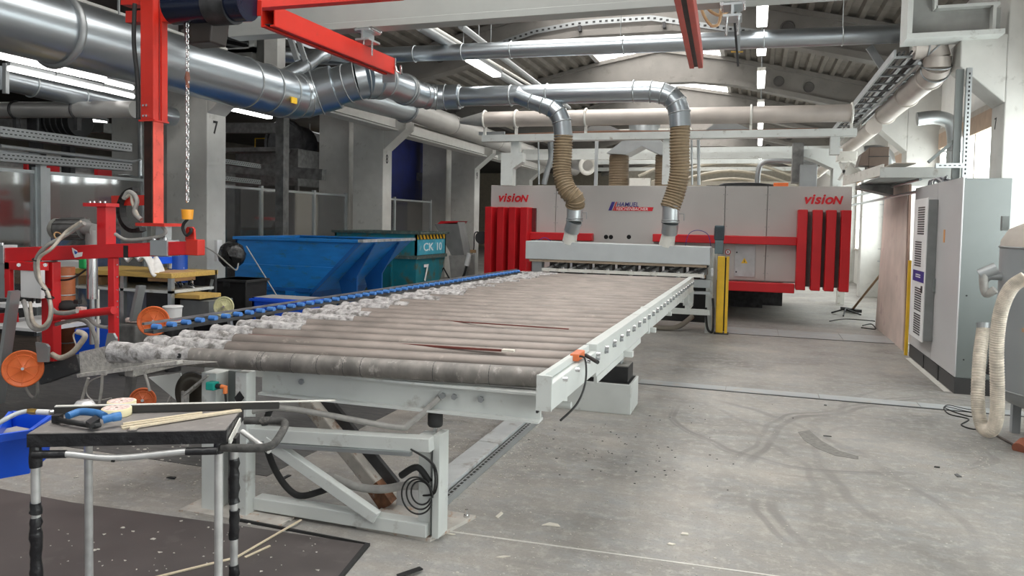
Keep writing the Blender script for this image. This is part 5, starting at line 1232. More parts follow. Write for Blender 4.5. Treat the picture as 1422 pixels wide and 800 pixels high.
for z0, n, y0, y1 in ((1.60, 12, 9.65, 10.0), (1.22, 11, 9.75, 10.1), (.70, 10, 9.65, 10.0), (.42, 9, 9.65, 10.0)):
    for k in range(n): MB().bx(1.861, 1.867, y0, y1, z0+.028*k, z0+.028*k+.014).build('louvre', black, fc)
MB().bx(1.861, 1.867, 9.55, 10.15, 1.04, 1.17).build('blue_label', navy, fc)
for z in (1.09, 1.115): MB().bx(1.859, 1.862, 9.72, 9.98, z, z+.012).build('label_line', sticker, fc)
MB().bx(1.861, 1.867, 9.6, 9.68, .92, 1.0).build('display_slot', black, fc)
MB().bx(1.945, 1.97, 9.46, 9.52, .95, 1.1).build('door_handle', cab_shaded, t, bevel=.004)
MB().bx(1.966, 1.971, 9.13, 9.19, 1.52, 1.66).build('orange_sticker', mat('orange_sticker', (.75, .35, .12)), t)
for z in (.35, 1.0): MB().cyl((2.05, 8.5, z), (2.05, 8.494, z), .008, 8).build('screw', black, t)
MB().bx(1.90, 1.96, 8.55, 10.6, 0, .004).build('floor_seal_strip', offwhite, t)
# dusty clutter on top of the cabinet
m = MB()
random.seed(2)
for k in range(12): m.tube(spline([(2.0+random.uniform(0, .2), 10.1+random.uniform(-.6, .4), 2.2), (2.05, 10.0+random.uniform(-.5, .5), 2.27), (2.1+random.uniform(0, .2), 9.9+random.uniform(-.5, .5), 2.2)]), .012, 6)
o = m.build('cable_tangle', mat('silver_cable', (.55, .55, .58), .3, .6)); tag(o, 'tangle of silver cables on top of the tall cabinet', 'cables')
# yellow edge strip and radiator behind
o = MB().bx(1.93, 1.965, 10.83, 10.88, 0, 1.25).build('yellow_strip', yellow); tag(o, 'yellow upright strip between the cabinet and the leaning board', 'strip')
t = thing('radiator', 'cream ribbed radiator between the cabinet and the leaning board', 'radiator', (2.3, 11.0, .2))
for k in range(12): MB().bx(2.2, 2.3, 10.92+.045*k, 10.95+.045*k, .6, 1.3).build('radiator_fin', offwhite, t)
MB().bx(2.2, 2.3, 10.9, 11.48, 1.3, 1.33).bx(2.2, 2.3, 10.9, 11.48, .57, .6).bx(2.22, 2.28, 11.0, 11.05, 0, .6).build('header', offwhite, t)
o = MB().bx(2.10, 2.2, 10.9, 11.2, .55, .72).build('black_socket_box', black); tag(o, 'black box hanging low beside the radiator', 'box')
# leaning board
t = thing('leaning_board', 'tall pinkish hardboard sheet leaning by the window wall', 'board', (2.0, 12.5, 0))
MB().hexa([(1.97, 11.22, 0), (2.0, 11.22, 0), (2.02, 13.75, 0), (1.99, 13.75, 0)], [(1.99, 11.46, 2.28), (2.02, 11.46, 2.28), (2.03, 13.4, 2.37), (2.0, 13.4, 2.37)]).build('sheet', boardm, t)
MB().hexa([(1.985, 11.16, 0), (2.02, 11.16, 0), (2.02, 11.22, 0), (1.985, 11.22, 0)], [(2.0, 11.42, 2.28), (2.03, 11.42, 2.28), (2.03, 11.46, 2.28), (2.0, 11.46, 2.28)]).build('dark_edge', mat('board_edge', (.20, .12, .09), .7), t)
o = MB().box((2.02, 12.5, 2.36), (.06, 2.0, .03)).build('cap_strip', mat('dark_strip', (.08, .06, .05), .6)); tag(o, 'dark strip resting along the top of the leaning board', 'strip')
# perforated strut frame over the cabinet
t = thing('strut_frame', 'perforated zinc strut frame standing over the cabinet', 'strut', (2.07, 8.9, 2.2))
MB().bx(2.05, 2.10, 8.88, 8.93, 2.19, 3.35).build('upright', galv, t)
MB().bx(1.80, 2.05, 8.88, 8.93, 2.31, 2.36).build('arm', galv, t)
MB().bx(1.97, 2.04, 8.95, 9.0, 2.19, 3.35).build('grey_back_profile', cab_shaded, t)
m = MB()
for k in range(24): m.bx(2.068, 2.082, 8.876, 8.881, 2.24+.045*k, 2.262+.045*k)
for k in range(5): m.bx(1.83+.045*k, 1.852+.045*k, 8.876, 8.881, 2.33, 2.34)
m.build('slot', black, t, kind='stuff')
MB().beam((2.0, 9.0, 2.62), (1.75, 9.0, 2.38), .03, .05, (0, 1, 0)).build('diagonal', cab_shaded, t)
# canopy like shelf and plates
t = thing('cable_channel', 'wide pale cable channel hanging in front of the windows', 'channel', (1.9, 10.5, 2.36))
MB().bx(1.50, 2.42, 10.48, 10.52, 2.31, 2.44).build('front_plate', white, t)
MB().bx(1.50, 2.42, 10.5, 12.5, 2.31, 2.33).build('tray', cab_shaded, t)
MB().beam((1.55, 10.6, 2.42), (1.35, 13.2, 2.42), .02, .14).build('side_plate', offwhite, t)
MB().beam((1.80, 10.6, 2.5), (1.62, 13.0, 2.45), .25, .012).build('cover_sheet', mat('brownish_sheet', (.42, .36, .31), .5), t)
MB().prism([(1.45, 12, 2.25), (1.9, 12, 2.15), (1.9, 12, 2.30), (1.45, 12, 2.30)], (0, .5, 0)).build('dark_underside', midm, t)
for z, y in ((2.2, 11.5), (2.05, 12.5)):
    MB().tube([(2.0, 10.7, z+.1), (1.55, 15.5, z)], .02, 8).build('support_rail', galv, t)
t = thing('wall_heater', 'dark brown ventilation box above the leaning board', 'heater', (1.7, 12.6, 2.56))
MB().bx(1.62, 1.90, 12.5, 12.9, 2.50, 2.90).build('housing', mat('dark_brown_metal', (.12, .085, .065), .5), t, bevel=.01)
MB().hexa([(1.48, 12.5, 2.62), (1.62, 12.5, 2.62), (1.62, 12.9, 2.62), (1.48, 12.9, 2.62)], [(1.52, 12.5, 2.80), (1.62, 12.5, 2.88), (1.62, 12.9, 2.88), (1.52, 12.9, 2.80)]).build('outlet', mat('dark_brown_metal', (.12, .085, .065)), t)
for z in (2.6, 2.75): MB().bx(1.615, 1.905, 12.49, 12.5, z, z+.01).build('seam', black, t)
t = thing('pipe_bracket', 'small white triangular brackets and hoses left of the ventilation box', 'bracket', (1.4, 13.0, 2.5))
MB().beam((1.30, 13.4, 2.75), (1.45, 13.4, 2.4), .04, .05, (0, 1, 0)).beam((1.45, 13.4, 2.75), (1.3, 13.4, 2.45), .04, .05, (0, 1, 0)).build('cross_arm', offwhite, t)
MB().box((1.42, 13.6, 2.85), (.3, .3, .16)).build('white_box', offwhite, t, bevel=.01)
# tank
t = thing('pressure_tank', 'grey pressure tank with dusty dome at the right picture edge', 'tank', (2.42, 6.9, 0))
c = V((2.40, 6.75, 0)); R = .54
MB().lathe(c, Zv, [(R, .42), (R, 1.53)], 48).build('shell', tankm, t)
MB().lathe(c, Zv, [(R, 1.53), (R*.99, 1.58), (R*.9, 1.67), (R*.6, 1.75), (R*.2, 1.78), (0, 1.78)], 48).build('dome', tanktop, t)
MB().lathe(c, Zv, [(0, .22), (R*.5, .24), (R*.85, .31), (R*.98, .38), (R, .42)], 48).build('bottom_dish', tankm, t)
for z in (1.53, .42): MB().ring(c+V((0, 0, z)), Zv, R+.002, .008, 48).build('weld_seam', galvd, t)
for an in (2.4, 4.4, 5.8): 
    p = c+V((math.cos(an)*.42, math.sin(an)*.42, 0)); MB().bx(p.x-.03, p.x+.03, p.y-.03, p.y+.03, 0, .36).build('leg', tankm, t)
MB().box(c+V((-.45, -.34, .92)), (.05, .04, .03), rz=.5).build('tan_tape', mat('tan_tape', (.45, .28, .18), .7), t)
MB().tube([c+V((-.50, 0, 1.30)), c+V((-.62, 0, 1.30)), c+V((-.66, 0, 1.26))], .035, 12).build('nozzle', galvd, t)
MB().cyl(c+V((-.5, -.05, .86)), c+V((-.62, -.05, .86)), .03, 12).build('nozzle', galvd, t)
MB().box(c+V((-.53, 0, 1.05)), (.06, .06, .08)).build('lug', tankm, t)
MB().box(c+V((-.40, .48, 1.72)), (.05, .05, .12)).build('small_box', cab_shaded, t)
h = thing('suction_hose', 'milky spiral hose looping in front of the pressure tank', 'hose', (1.8, 6.4, .2))
P = spline([atY(1424, 386, 6.02), atY(1404, 400, 6.05), atY(1390, 432, 6.1), atY(1384, 480, 6.15), atY(1385, 540, 6.2), atY(1384, 580, 6.2), atY(1376, 598, 6.22), atY(1364, 592, 6.3), atY(1358, 560, 6.35), atY(1360, 500, 6.45), atY(1366, 456, 6.55)], 8)
MB().tube(P, .045, 18).build('hose_wall', hosewhite, h)
m = MB()
for i in range(0, len(P)-1):
    for f in (0, .5): m.ring(P[i]+(P[i+1]-P[i])*f, P[i+1]-P[i], .044, .005, 16, 4)
m.build('spiral', hosewhite, h, kind='stuff')
MB().tube([P[-1], P[-1]+V((0, .01, .04))], .05, 14).build('coupling', galvd, h)
o = MB().tube(spline([atY(1366, 380, 6.5), atY(1366, 395, 6.5), atY(1370, 408, 6.48), atY(1382, 402, 6.45)][::1]), .03, 12).build('short_hose', hosem); tag(o, 'short curved hose on the tank nozzle', 'hose')
MB().cyl(atY(1360, 382, 6.52), atY(1384, 372, 6.5), .045, 14).build('elbow', galvd, h)
for k, pts in enumerate(([(1366, 576), (1340, 571), (1312, 565), (1318, 575), (1345, 582), (1335, 590), (1352, 596), (1368, 594)], [(1364, 580), (1345, 578), (1325, 572), (1312, 566), (1318, 563), (1340, 568), (1362, 571)])):
    o = MB().tube(spline([atZ(px, py, .006) for px, py in pts]), .006, 6).build('floor_cable', rubber); tag(o, ['black cable looped on the floor beside the tank, outer loop', 'black cable looped on the floor beside the tank, inner loop'][k], 'cable')
o = MB().tube(spline([atZ(px, py, .012) for px, py in [(1366, 604), (1374, 606), (1378, 602), (1385, 605), (1405, 616), (1418, 622)]]), .009, 6).build('floor_cable', mat('brownish_cable', (.10, .08, .07))); tag(o, 'dark cable end lying below the spiral hose', 'cable')
o = MB().cyl(atZ(1415, 624, .02), atZ(1424, 616, .05), .05, 14).build('brown_fitting', mat('rust_orange_fitting', (.35, .12, .07), .6)); tag(o, 'rusty brown fitting at the right picture edge on the floor', 'fitting')
o = MB().lathe(atZ(1352, 548, 0), Zv, [(0, 0), (.05, 0), (.05, .02), (.02, .03), (0, .03)], 18).build('levelling_foot', chrome); tag(o, 'chrome levelling foot beside the cabinet plinth', 'foot')
m = MB().tube(spline([atY(1372, 520, 6.9), atY(1376, 500, 6.9), atY(1378, 470, 6.9), atY(1372, 450, 6.9)]), .02, 8)
o = m.build('black_hose', rubber); tag(o, 'black hose behind the spiral hose', 'hose')
# broom and stand behind the board
t = thing('push_broom', 'wooden broom leaning on the wall behind the board', 'broom', (1.9, 15.5, 0))
MB().cyl((2.3, 14.6, 1.05), (1.88, 15.9, .06), .022, 10).build('handle', mat('brown_wood', (.30, .19, .11), .6), t)
MB().box((1.86, 15.95, .05), (.12, .5, .06), rz=.5).build('brush_head', black, t)
t = thing('black_stand', 'black tripod foot on the floor beside the broom', 'stand', (1.7, 15.4, 0))
for an in (.3, 2.4, 4.5): MB().cyl((1.7, 15.4, .12), (1.7+.3*math.cos(an), 15.4+.3*math.sin(an), .01), .015, 8).build('leg', black, t)
for pts in ([(1152, 446), (1175, 443), (1215, 446)], [(1198, 452), (1210, 450), (1216, 456), (1212, 457), (1196, 455)]):
    o = MB().tube(spline([atZ(px, py, .008) for px, py in pts]), .009, 6).build('floor_cable', rubber); tag(o, 'black cable on the floor left of the leaning board' if len(pts) == 3 else 'small cable loop at the foot of the leaning board', 'cable')
# bright upright pipe box at the machine's right end
o = MB().bx(1.75, 1.89, 17.4, 17.7, 0, 1.62).build('white_pillar', offwhite); tag(o, 'narrow white pillar just right of the red pleats', 'pillar')
o = MB().cyl((1.82, 17.5, 1.70), (1.82, 17.6, 1.70), .09, 16).build('orange_lamp', mat('peach_plastic', (.75, .38, .2))); tag(o, 'small peach coloured lamp right of the machine', 'lamp')
# U-shaped steel frame on the right corbel
t = thing('steel_bracket_frame', 'large grey U shaped steel frame above the right column 7', 'frame', (1.9, 9.0, 3.65))
MB().bx(1.49, 2.36, 9.0, 9.04, 3.74, 3.98).bx(1.49, 1.74, 9.0, 9.04, 3.98, 4.6).build('web', mat('frame_grey', (.33, .335, .32), .5), t)
MB().bx(1.46, 2.36, 8.82, 9.22, 3.67, 3.72).build('flange', white, t)
MB().bx(1.46, 1.51, 8.82, 9.22, 3.722, 4.6).build('outer_flange', white, t)
MB().bx(1.74, 2.32, 8.88, 9.16, 3.98, 4.01).bx(1.72, 1.75, 8.88, 9.16, 3.98, 4.6).build('inner_flange', white, t)
MB().bx(2.26, 2.29, 8.88, 9.16, 3.72, 3.98).build('stiffener', white, t)

# ================================================================ CRANE BEAM, RAILS
t = thing('crane_beam', 'wide pale crane beam crossing the top of the view', 'crane beam', (-2.5, 7, 3.6))
MB().bx(-5.6, 1.5, 6.9, 7.1, 3.63, 3.70).bx(-5.6, 1.5, 6.96, 7.04, 3.70, 4.0).bx(-5.6, 1.5, 6.9, 7.1, 4.0, 4.05).build('beam', mat('crane_beam_paint', (.33, .345, .33), .4, var=.03), t, bevel=.004)
MB().bx(-5.6, 1.5, 6.905, 6.915, 3.70, 4.0).build('web_plate', mat('crane_beam_paint', (.50, .52, .50)), t)
def trolley(x, y, lab):
    q = thing('beam_trolley', lab, 'trolley', (x, y, 3.5), 'beam trolleys')
    MB().ibeam((x, y-.12, 3.56), (x, y+.12, 3.56), .16, .12, .02).build('carriage', galv, q)
    for dx in (-.09, .09): MB().cyl((x+dx, y-.1, 3.62), (x+dx, y+.1, 3.62), .02, 10).build('roller', chrome, q)
    for dx in (-.05, .05): MB().cyl((x+dx, y, 3.52), (x+dx, y, 3.36), .012, 8).build('hanger_rod', chrome, q)
    return q
trolley(-3.92, 7.0, 'silver trolley hanging the left red rail from the crane beam')
trolley(-.25, 7.0, 'silver trolley near the right red rail')
def rail(pa, pb, z, m, lab, w_=.13, h_=.17):
    a, b = atZ(*pa, z), atZ(*pb, z); x = b.x; q = thing('suspension_rail', lab, 'rail', (x, b.y, z))
    y0, y1 = a.y, b.y
    s = .03
    MB().beam((a.x, y0, z+h_/2-.01), (x, y1, z+h_/2-.01), w_, .02).beam((a.x-(w_/2), y0, z), (x-(w_/2), y1, z), .012, h_).beam((a.x+(w_/2), y0, z), (x+(w_/2), y1, z), .012, h_).beam((a.x-w_*.35, y0, z-h_/2), (x-w_*.35, y1, z-h_/2), w_*.35, .015).beam((a.x+w_*.35, y0, z-h_/2), (x+w_*.35, y1, z-h_/2), w_*.35, .015).build('rail_profile', m, q)
    MB().beam((a.x, y0, z-h_/2+.012), (x, y1, z-h_/2+.012), w_*.5, .008).build('running_slot', black, q)
    return q, V((x, y1, z))
q, e = rail((372, 22), (540, 92), 3.38, redor, 'orange red suspension rail running from the hoist toward the duct')
MB().bx(e.x-.08, e.x+.08, e.y, e.y+.02, 3.2, 3.47).build('end_plate', galv, q)
MB().tube([e+V((.08, 0, .0)), e+V((.1, 0, -.06)), e+V((.16, 0, -.1)), e+V((.15, 0, .0))], .012, 6).build('end_chain', chrome, q)
q, e = rail((945, -40), (967, 85), 3.3, darkred, 'dull red suspension rail hanging at the upper right', .12, .13)
MB().cyl(e+V((0, -.01, 0)), e+V((0, .02, 0)), .05, 16).build('end_cap', darkred, q)
MB().tube([(e.x, 7.0, 3.34), (e.x, 7.0, 3.64)], .014, 8).build('hanger', galv, q)
t = thing('red_bracket', 'orange red crossbar and box above the hoist', 'crossbar', l(330, 20))
MB().hexa([l(330, 26, 4.7), l(364, 22, 4.7), l(364, 22, 4.9), l(330, 26, 4.9)], [l(330, 0, 4.7), l(364, 0, 4.7), l(364, 0, 4.9), l(330, 0, 4.9)]).build('end_box', redor, t, bevel=.006)
MB().beam(l(180, 25, 4.72), l(345, 20, 4.72), .08, .09).build('bar', redor, t)
MB().beam(atY(350, 3, 5.0), atY(560, -12, 5.6), .1, .12).build('bar', redor, t)
MB().beam(atY(175, 0, 4.7), atY(200, 0, 4.7), .1, .1).build('plate', redor, t)
t = thing('festoon_cable', 'tan festoon air hose hanging in loops at the top right', 'hose', (-.1, 7, 3.6))
for pts in ([(972, 0), (976, 18), (985, 33), (992, 36), (999, 30), (1002, 0)], [(975, 0), (985, 14), (998, 21), (1010, 16), (1018, 0)]):
    MB().tube(spline([atY(px, py, 7.3) for px, py in pts]), .014, 8).build('hose_loop', mat('tan_hose', (.62, .40, .22), .5), t)
t = thing('pendant_strut', 'black and aluminium vertical struts hanging beside the right rail', 'strut', atY(1022, 0, 7.3))
MB().beam(atY(1016, -20, 7.3), atY(1025, 92, 7.3), .02, .03, (0, 1, 0)).build('black_strut', black, t)
MB().beam(atY(1026, -20, 7.35), atY(1025, 75, 7.35), .035, .02, (0, 1, 0)).build('aluminium_strut', galv, t)
MB().cyl(atY(1015, 72, 7.3), atY(1032, 72, 7.3), .008, 8).build('cross_pin', brass, t)
# dark box and frame beside the hoist (duct shafts)
t = thing('wall_duct_box', 'grey sheet metal box and shutter frame on the wall behind the hoist', 'duct', (-6.9, 9, 4.0))
def r_(px0, py0, px1, py1, Y, m, nm, d=.3):
    A1, A2 = atY(px0, py0, Y), atY(px1, py1, Y); return MB().bx(A1.x, A2.x, Y, Y+d, A2.z, A1.z).build(nm, m, t)
r_(367, 40, 385, 96, 9.6, conc, 'light_post', .2); r_(345, 26, 372, 92, 9.8, mat('shaft_grey', (.20, .20, .19), .6), 'shaft', .3)
r_(302, 70, 350, 96, 9.7, mat('shaft_grey', (.20, .20, .19)), 'shaft', .3); r_(290, 26, 346, 70, 10.0, darkm, 'shutter', .1)
r_(346, 28, 353, 72, 9.7, white, 'frame_side', .06); r_(302, 68, 353, 72, 9.7, white, 'frame_sill', .06)
for k in range(4): MB().beam(atY(292, 30+9*k, 9.95), atY(344, 44+8*k, 9.95), .03, .03).build('slat', galvd, t)
# thin hangers by the pipe end
o = MB().beam(atY(403, 52, 9.0), atY(413, 84, 9.0), .07, .05, (0, 1, 0)).beam(atY(412, 48, 9.0), atY(424, 84, 9.0), .07, .03, (0, 1, 0)).build('duct_hanger', galvd); tag(o, 'paired steel hangers above the thin branch pipe', 'hanger')
# thin cable trays / conduits under the left roof slope, along Y
for i, (pa, pb, r) in enumerate((((598, 36), (752, 128), .03), ((582, 36), (735, 128), .07), ((640, 36), (790, 150), .05))):
    a, b = atX(*pa, -4.6+.35*(i == 2)), atX(*pb, -4.6+.35*(i == 2))
    o = MB().tube([a, b], r, 8).build('roof_conduit', offwhite if i == 0 else galvd); tag(o, ['thin bright conduit beside the left ceiling lamps', 'thick grey conduit left of the thin bright one under the roof', 'grey conduit right of the ceiling lamps under the roof'][i], 'conduit', 'conduits under the roof')
# arched perforated tray on girder 1
t = thing('arched_cable_tray', 'arched perforated cable tray following the first girder', 'cable tray', (-2, 14.4, 5.6))
pts = [atY(px, py, 14.42) for px, py in ((690, 62), (742, 44), (800, 33), (830, 30), (905, 25), (940, 30), (1010, 40), (1100, 50))]
m = MB(); m2 = MB()
for a, b in zip(pts[:-1], pts[1:]):
    m.beam(a, b, .02, .10); d = (b-a).normalized(); n = int((b-a).length/.11)
    for k in range(n): m2.box(a+(b-a)*((k+.5)/n)+V((0, -.014, 0)), (.05, .006, .035))
m.build('tray', galvd, t); m2.build('slot', black, t, kind='stuff')
for px, py in ((805, 36), (922, 31)): MB().beam(atY(px, py, 14.4), atY(px+1, py+8, 14.4), .06, .1, (0, 1, 0)).build('clip', darkm, t)

# ================================================================ LAMPS
g = 'pendant lamps on the window side'
ys = [(9.5, 10.5), (11.1, 12.25), (13.6, 15.1), (17.0, 18.4), (20.4, 21.8), (23.8, 25.6), (27.5, 29.3), (31, 32.8), (34.3, 36)]
labs = ['nearest', 'second', 'third', 'fourth', 'fifth', 'sixth', 'seventh', 'eighth', 'ninth']
for i, (y0, y1) in enumerate(ys):
    t = thing('pendant_lamp', labs[i]+' lit tube lamp in the right hand row under the roof', 'lamp', (.005*(y0-9), (y0+y1)/2, 4.3), g); x = .005*(y0-9)
    MB().bx(x-.065, x+.065, y0, y1, 4.30, 4.34).build('diffuser', lamp_e, t, bevel=.01)
    MB().bx(x-.07, x+.07, y0, y1, 4.34, 4.40).build('lamp_body', offwhite, t)
    for y in (y0+.2, y1-.2): MB().cyl((x, y, 4.40), (x, y, 5.7), .008, 6).build('hanger_wire', galvd, t)
for i, (pa, pb) in enumerate((((652, 83), (690, 102)), ((516, -2), (552, 10)))):
    a, b = atX(*pa, -4.5), atX(*pb, -4.5)
    t = thing('ceiling_lamp', ['lit ceiling lamp under the corrugated roof, right of the red rail', 'lit ceiling lamp at the top edge above the crane beam'][i], 'lamp', a, 'ceiling lamps over the left ducts')
    MB().beam(a, V((a.x, b.y, a.z)), .16, .05).build('diffuser', lamp_e, t, bevel=.015)
    MB().beam(a+V((0, 0, .06)), V((a.x, b.y, a.z+.06)), .2, .06).build('lamp_body', galvd, t)
    MB().cyl(a+V((0, .4, .08)), a+V((0, .4, 1.5)), .01, 6).build('hanger_wire', galvd, t)
for i, (pa, pb, x, wd) in enumerate((((-8, 75), (145, 110), -7.0, .075), ((147, 113), (184, 122), -7.0, .055), ((12, 95), (75, 109), -7.3, .055), ((77, 109.5), (141, 124), -7.3, .055), ((143, 124), (185, 134), -7.3, .055))):
    a, b = atX(*pa, x), atX(*pb, x)
    t = thing('tube_lamp', ['wide twin tube lamp at the upper left under the big duct', 'short tube end continuing the wide tube lamp', 'lower tube lamp nearest the left picture edge', 'lower tube lamp in the middle of its row', 'lower tube lamp nearest the hoist mast'][i], 'lamp', a, 'tube lamps at upper left')
    MB().cyl(a, b, wd/2, 12).build('tube', tube_e, t); 
    MB().beam(a+V((0, 0, wd*.5+.02)), b+V((0, 0, wd*.5+.02)), wd*.8, .03).build('lamp_body', galvd, t)
    MB().cyl((a+b)/2+V((0, 0, wd*.5)), (a+b)/2+V((0, 0, 1.5)), .01, 6).build('hanger_wire', galvd, t)

# ================================================================ FOREGROUND
o = MB().prism([(-6.0, 3.2, 0), (-4.19, 3.18, 0), (-3.63, 3.17, 0), (-2.49, 3.24, 0), (-1.8, 3.27, 0), (-1.74, 2.7, 0), (-1.70, -1, 0), (-6, -1, 0)], (0, 0, .012)).build('board_sheet', sheetb)
tag(o, 'large brown film faced board lying on the floor in the foreground', 'board')
o = MB().prism([(-2.62, 3.30, .0), (-1.82, 3.28, .0), (-1.72, 2.68, 0), (-1.705, 2.68, 0), (-1.795, 3.285, 0), (-2.62, 3.315, 0)], (0, 0, .014)).build('edge_tape', rubber); tag(o, 'black edge strip along the corner of the brown board', 'strip')
# floor cable tray
t = thing('floor_cable_duct', 'grey perforated cable duct lying on the floor behind the front leg', 'cable duct', (-1.75, 4.9, 0))
MB().bx(-1.86, -1.70, 4.0, 5.0, 0, .055).bx(-1.86, -1.70, 5.01, 5.95, 0, .055).build('cover', mat('duct_cover_grey', (.44, .45, .45), .5, dirt=((.30, .28, .26), .35, 8)), t, bevel=.003)
MB().bx(-1.68, -1.64, 3.85, 5.95, 0, .04).build('perforated_side', galv, t)
m = MB()
for k in range(38): m.bx(-1.668, -1.652, 3.9+.054*k, 3.93+.054*k, .04, .042)
m.build('slot', black, t, kind='stuff')
# trestle table
FL, FR, BR, BL = V((-2.64, 2.11, .80)), V((-1.98, 2.43, .80)), V((-2.14, 2.74, .80)), V((-2.80, 2.42, .80))
ex = (FR-FL).normalized(); ey = (BL-FL).normalized()
t = thing('trestle_table', 'small black topped work table on taped silver tube legs in the foreground', 'table', ((FL+BR)/2-V((0, 0, .8))))
dn = V((0, 0, -.055))
MB().hexa([FL+dn, FR+dn, BR+dn, BL+dn], [FL, FR, BR, BL]).build('table_top', tabletop, t, bevel=.006)
MB().hexa([FL+dn-ey*.004, FR+dn-ey*.004, FR+dn, FL+dn], [FL-ey*.004-V((0, 0, .004)), FR-ey*.004-V((0, 0, .004)), FR-V((0, 0, .004)), FL-V((0, 0, .004))]).build('taped_front_edge', tape, t)
MB().hexa([FR+dn, FR+dn+ex*.004, BR+dn+ex*.004, BR+dn], [FR-V((0, 0, .004)), FR+ex*.004-V((0, 0, .004)), BR+ex*.004-V((0, 0, .004)), BR-V((0, 0, .004))]).build('taped_side_edge', tape, t)
legs = [(FL+ex*.02+ey*.02, .0), (FR-ex*.03+ey*.02, 0), (BR-ex*.03-ey*.03, 0), (BL+ex*.10-ey*.03, 0)]
alu = mat('scratched_aluminium_tube', (.62, .62, .61), .4, .45, var=.12, scale=18)
for i, (p, _) in enumerate(legs):
    top = V((p.x, p.y, .745)); bot = V((p.x, p.y, 0))
    lg = MB().cyl(bot, top, .0165, 18).build('leg', alu, t)
    segs = {0: [(.66, .745), (.48, .52), (.0, .46)], 1: [(.70, .745)], 2: [(.38, .58), (.22, .35), (0, .1)], 3: [(.69, .745)]}[i]
    random.seed(20+i)
    for z0, z1 in segs:
        n = max(3, int((z1-z0)/.02)); MB().tube([V((p.x+(random.uniform(-.003, .003) if i in (0, 2) else 0), p.y, z0+(z1-z0)*k/n)) for k in range(n+1)], [.0185+random.uniform(0, .006 if i in (0, 2) else .001) for k in range(n+1)], 14).build('tape_wrap', tape, lg)
a, b = legs[0][0], legs[1][0]
P = [V((a.x, a.y, .715)), V((a.x+ex.x*.12, a.y+ex.y*.12, .715)), V((a.x+ex.x*.30, a.y+ex.y*.30, .695)), V((b.x-ex.x*.12, b.y-ex.y*.12, .715)), V((b.x, b.y, .715))]
P = [p-ey*.02 for p in P]
fb = MB().tube(spline(P, 6), .013, 14).build('front_cross_tube', alu, t)
MB().tube(P[:2], .0155, 12).build('tape_wrap', tape, fb); MB().tube(P[3:], .0155, 12).build('tape_wrap', tape, fb)
MB().box(P[2]+V((0, -.012, -.008)), (.015, .006, .008)).build('dent', black, fb)
# side handle loop wrapped in foam
hp = [FR+V((-.02, .0, -.075)), FR+ex*.10+V((0, .0, -.078)), FR+ex*.16+V((0, 0.01, -.075)), FR+ex*.19+ey*.06+V((0, 0, -.065)), FR+ex*.20+ey*.22+V((0, 0, -.045)), FR+ex*.16+ey*.27+V((0, 0, -.04)), FR+ex*.02+ey*.28+V((0, 0, -.04))]
hd = MB().tube(spline(hp, 6), .0165, 14).build('foam_handle', mat('grey_black_foam', (.06, .058, .055), .8, var=.4, scale=40, bump=.6, dirt=((.22, .20, .18), .3, 18)), t)
MB().tube([FR+ex*.03+ey*.18+V((0, 0, -.06)), FR+ex*.16+ey*.06+V((0, 0, -.11))], .011, 12).build('bent_tube', alu, t)
MB().box(FR+ex*.0+ey*.12+V((0, 0, -.085)), (.05, .08, .05), rz=.5).build('black_joint', black, t)
MB().beam(FR+ex*.01+ey*.02+V((0, 0, -.06)), FR+ex*.01+ey*.24+V((0, 0, -.03)), .006, .03).build('white_edge', offwhite, t)
zt = .801
def T(u, v, z=0): return FL+ex*(u*.733)+ey*(v*.35)+V((0, 0, z))     # table coordinates
# metal profile along the back edge
t = thing('metal_profile', 'long dark metal profile lying along the back edge of the table', 'profile', T(.5, .98))
MB().beam(T(-.02, .80, .018), T(1.22, .92, .018), .03, .03).build('dark_profile', mat('dark_profile', (.06, .058, .055), .45, .3), t)
MB().beam(T(-.02, .80, .035), T(1.55, .96, .030), .02, .004).build('bright_edge', offwhite, t)
o = MB().lathe(T(.10, 1.0, .01), Zv, [(0, .03), (.03, .03), (.045, .01), (.05, 0)], 20).build('clear_dish', mat('clear_grey_plastic', (.6, .6, .6), .2, .2)); tag(o, 'small clear plastic dish by the profile on the table', 'dish')
# wooden sticks
for k, (u0, v0, u1, v1, z, L) in enumerate(((.44, .16, 1.0, .86, .004, 0), (.46, .07, 1.01, .80, .004, 0), (.44, .22, .80, .68, .009, 0), (.50, .05, 1.0, .76, .009, 0))):
    o = MB().beam(T(u0, v0, z), T(u1, v1, z), .014, .007).build('wooden_strip', woodm)
    tag(o, ['pale wooden strip on the table, middle one', 'pale wooden strip on the table nearest the edge', 'short pale wooden strip on the table at the back', 'thin pale wooden strip on top of the others'][k], 'strip', 'wooden strips on the table')
o = MB().box(T(.52, .02, .005), (.035, .03, .003), rz=.5).build('metal_clip', chrome); tag(o, 'small bright metal clip over the table front edge', 'clip')
# hacksaw
t = thing('hand_saw', 'blue and black hacksaw handle lying on the table', 'saw', T(.25, .3))
def sp(px, py, z=.82): return atZ(px, py, z)
MB().tube([sp(76, 580), sp(85, 584), sp(132, 592), sp(138, 590)], .011, 10).build('black_bar', black, t)
MB().tube(spline([sp(94, 578, .835), sp(112, 572, .84), sp(135, 574, .84), sp(145, 578, .84)]), .015, 12).build('blue_grip_top', sawblue, t)
MB().tube(spline([sp(143, 583, .835), sp(155, 580, .84), sp(167, 578, .84)]), [.016]*9+[.018]*8, 14).build('blue_handle', sawblue, t)
MB().prism([sp(119, 592), sp(132, 583), sp(139, 588), sp(125, 596)], (0, 0, .02)).build('trigger_guard', black, t)
MB().box(sp(80, 581), (.03, .035, .03), rz=.4).build('nose_block', black, t)
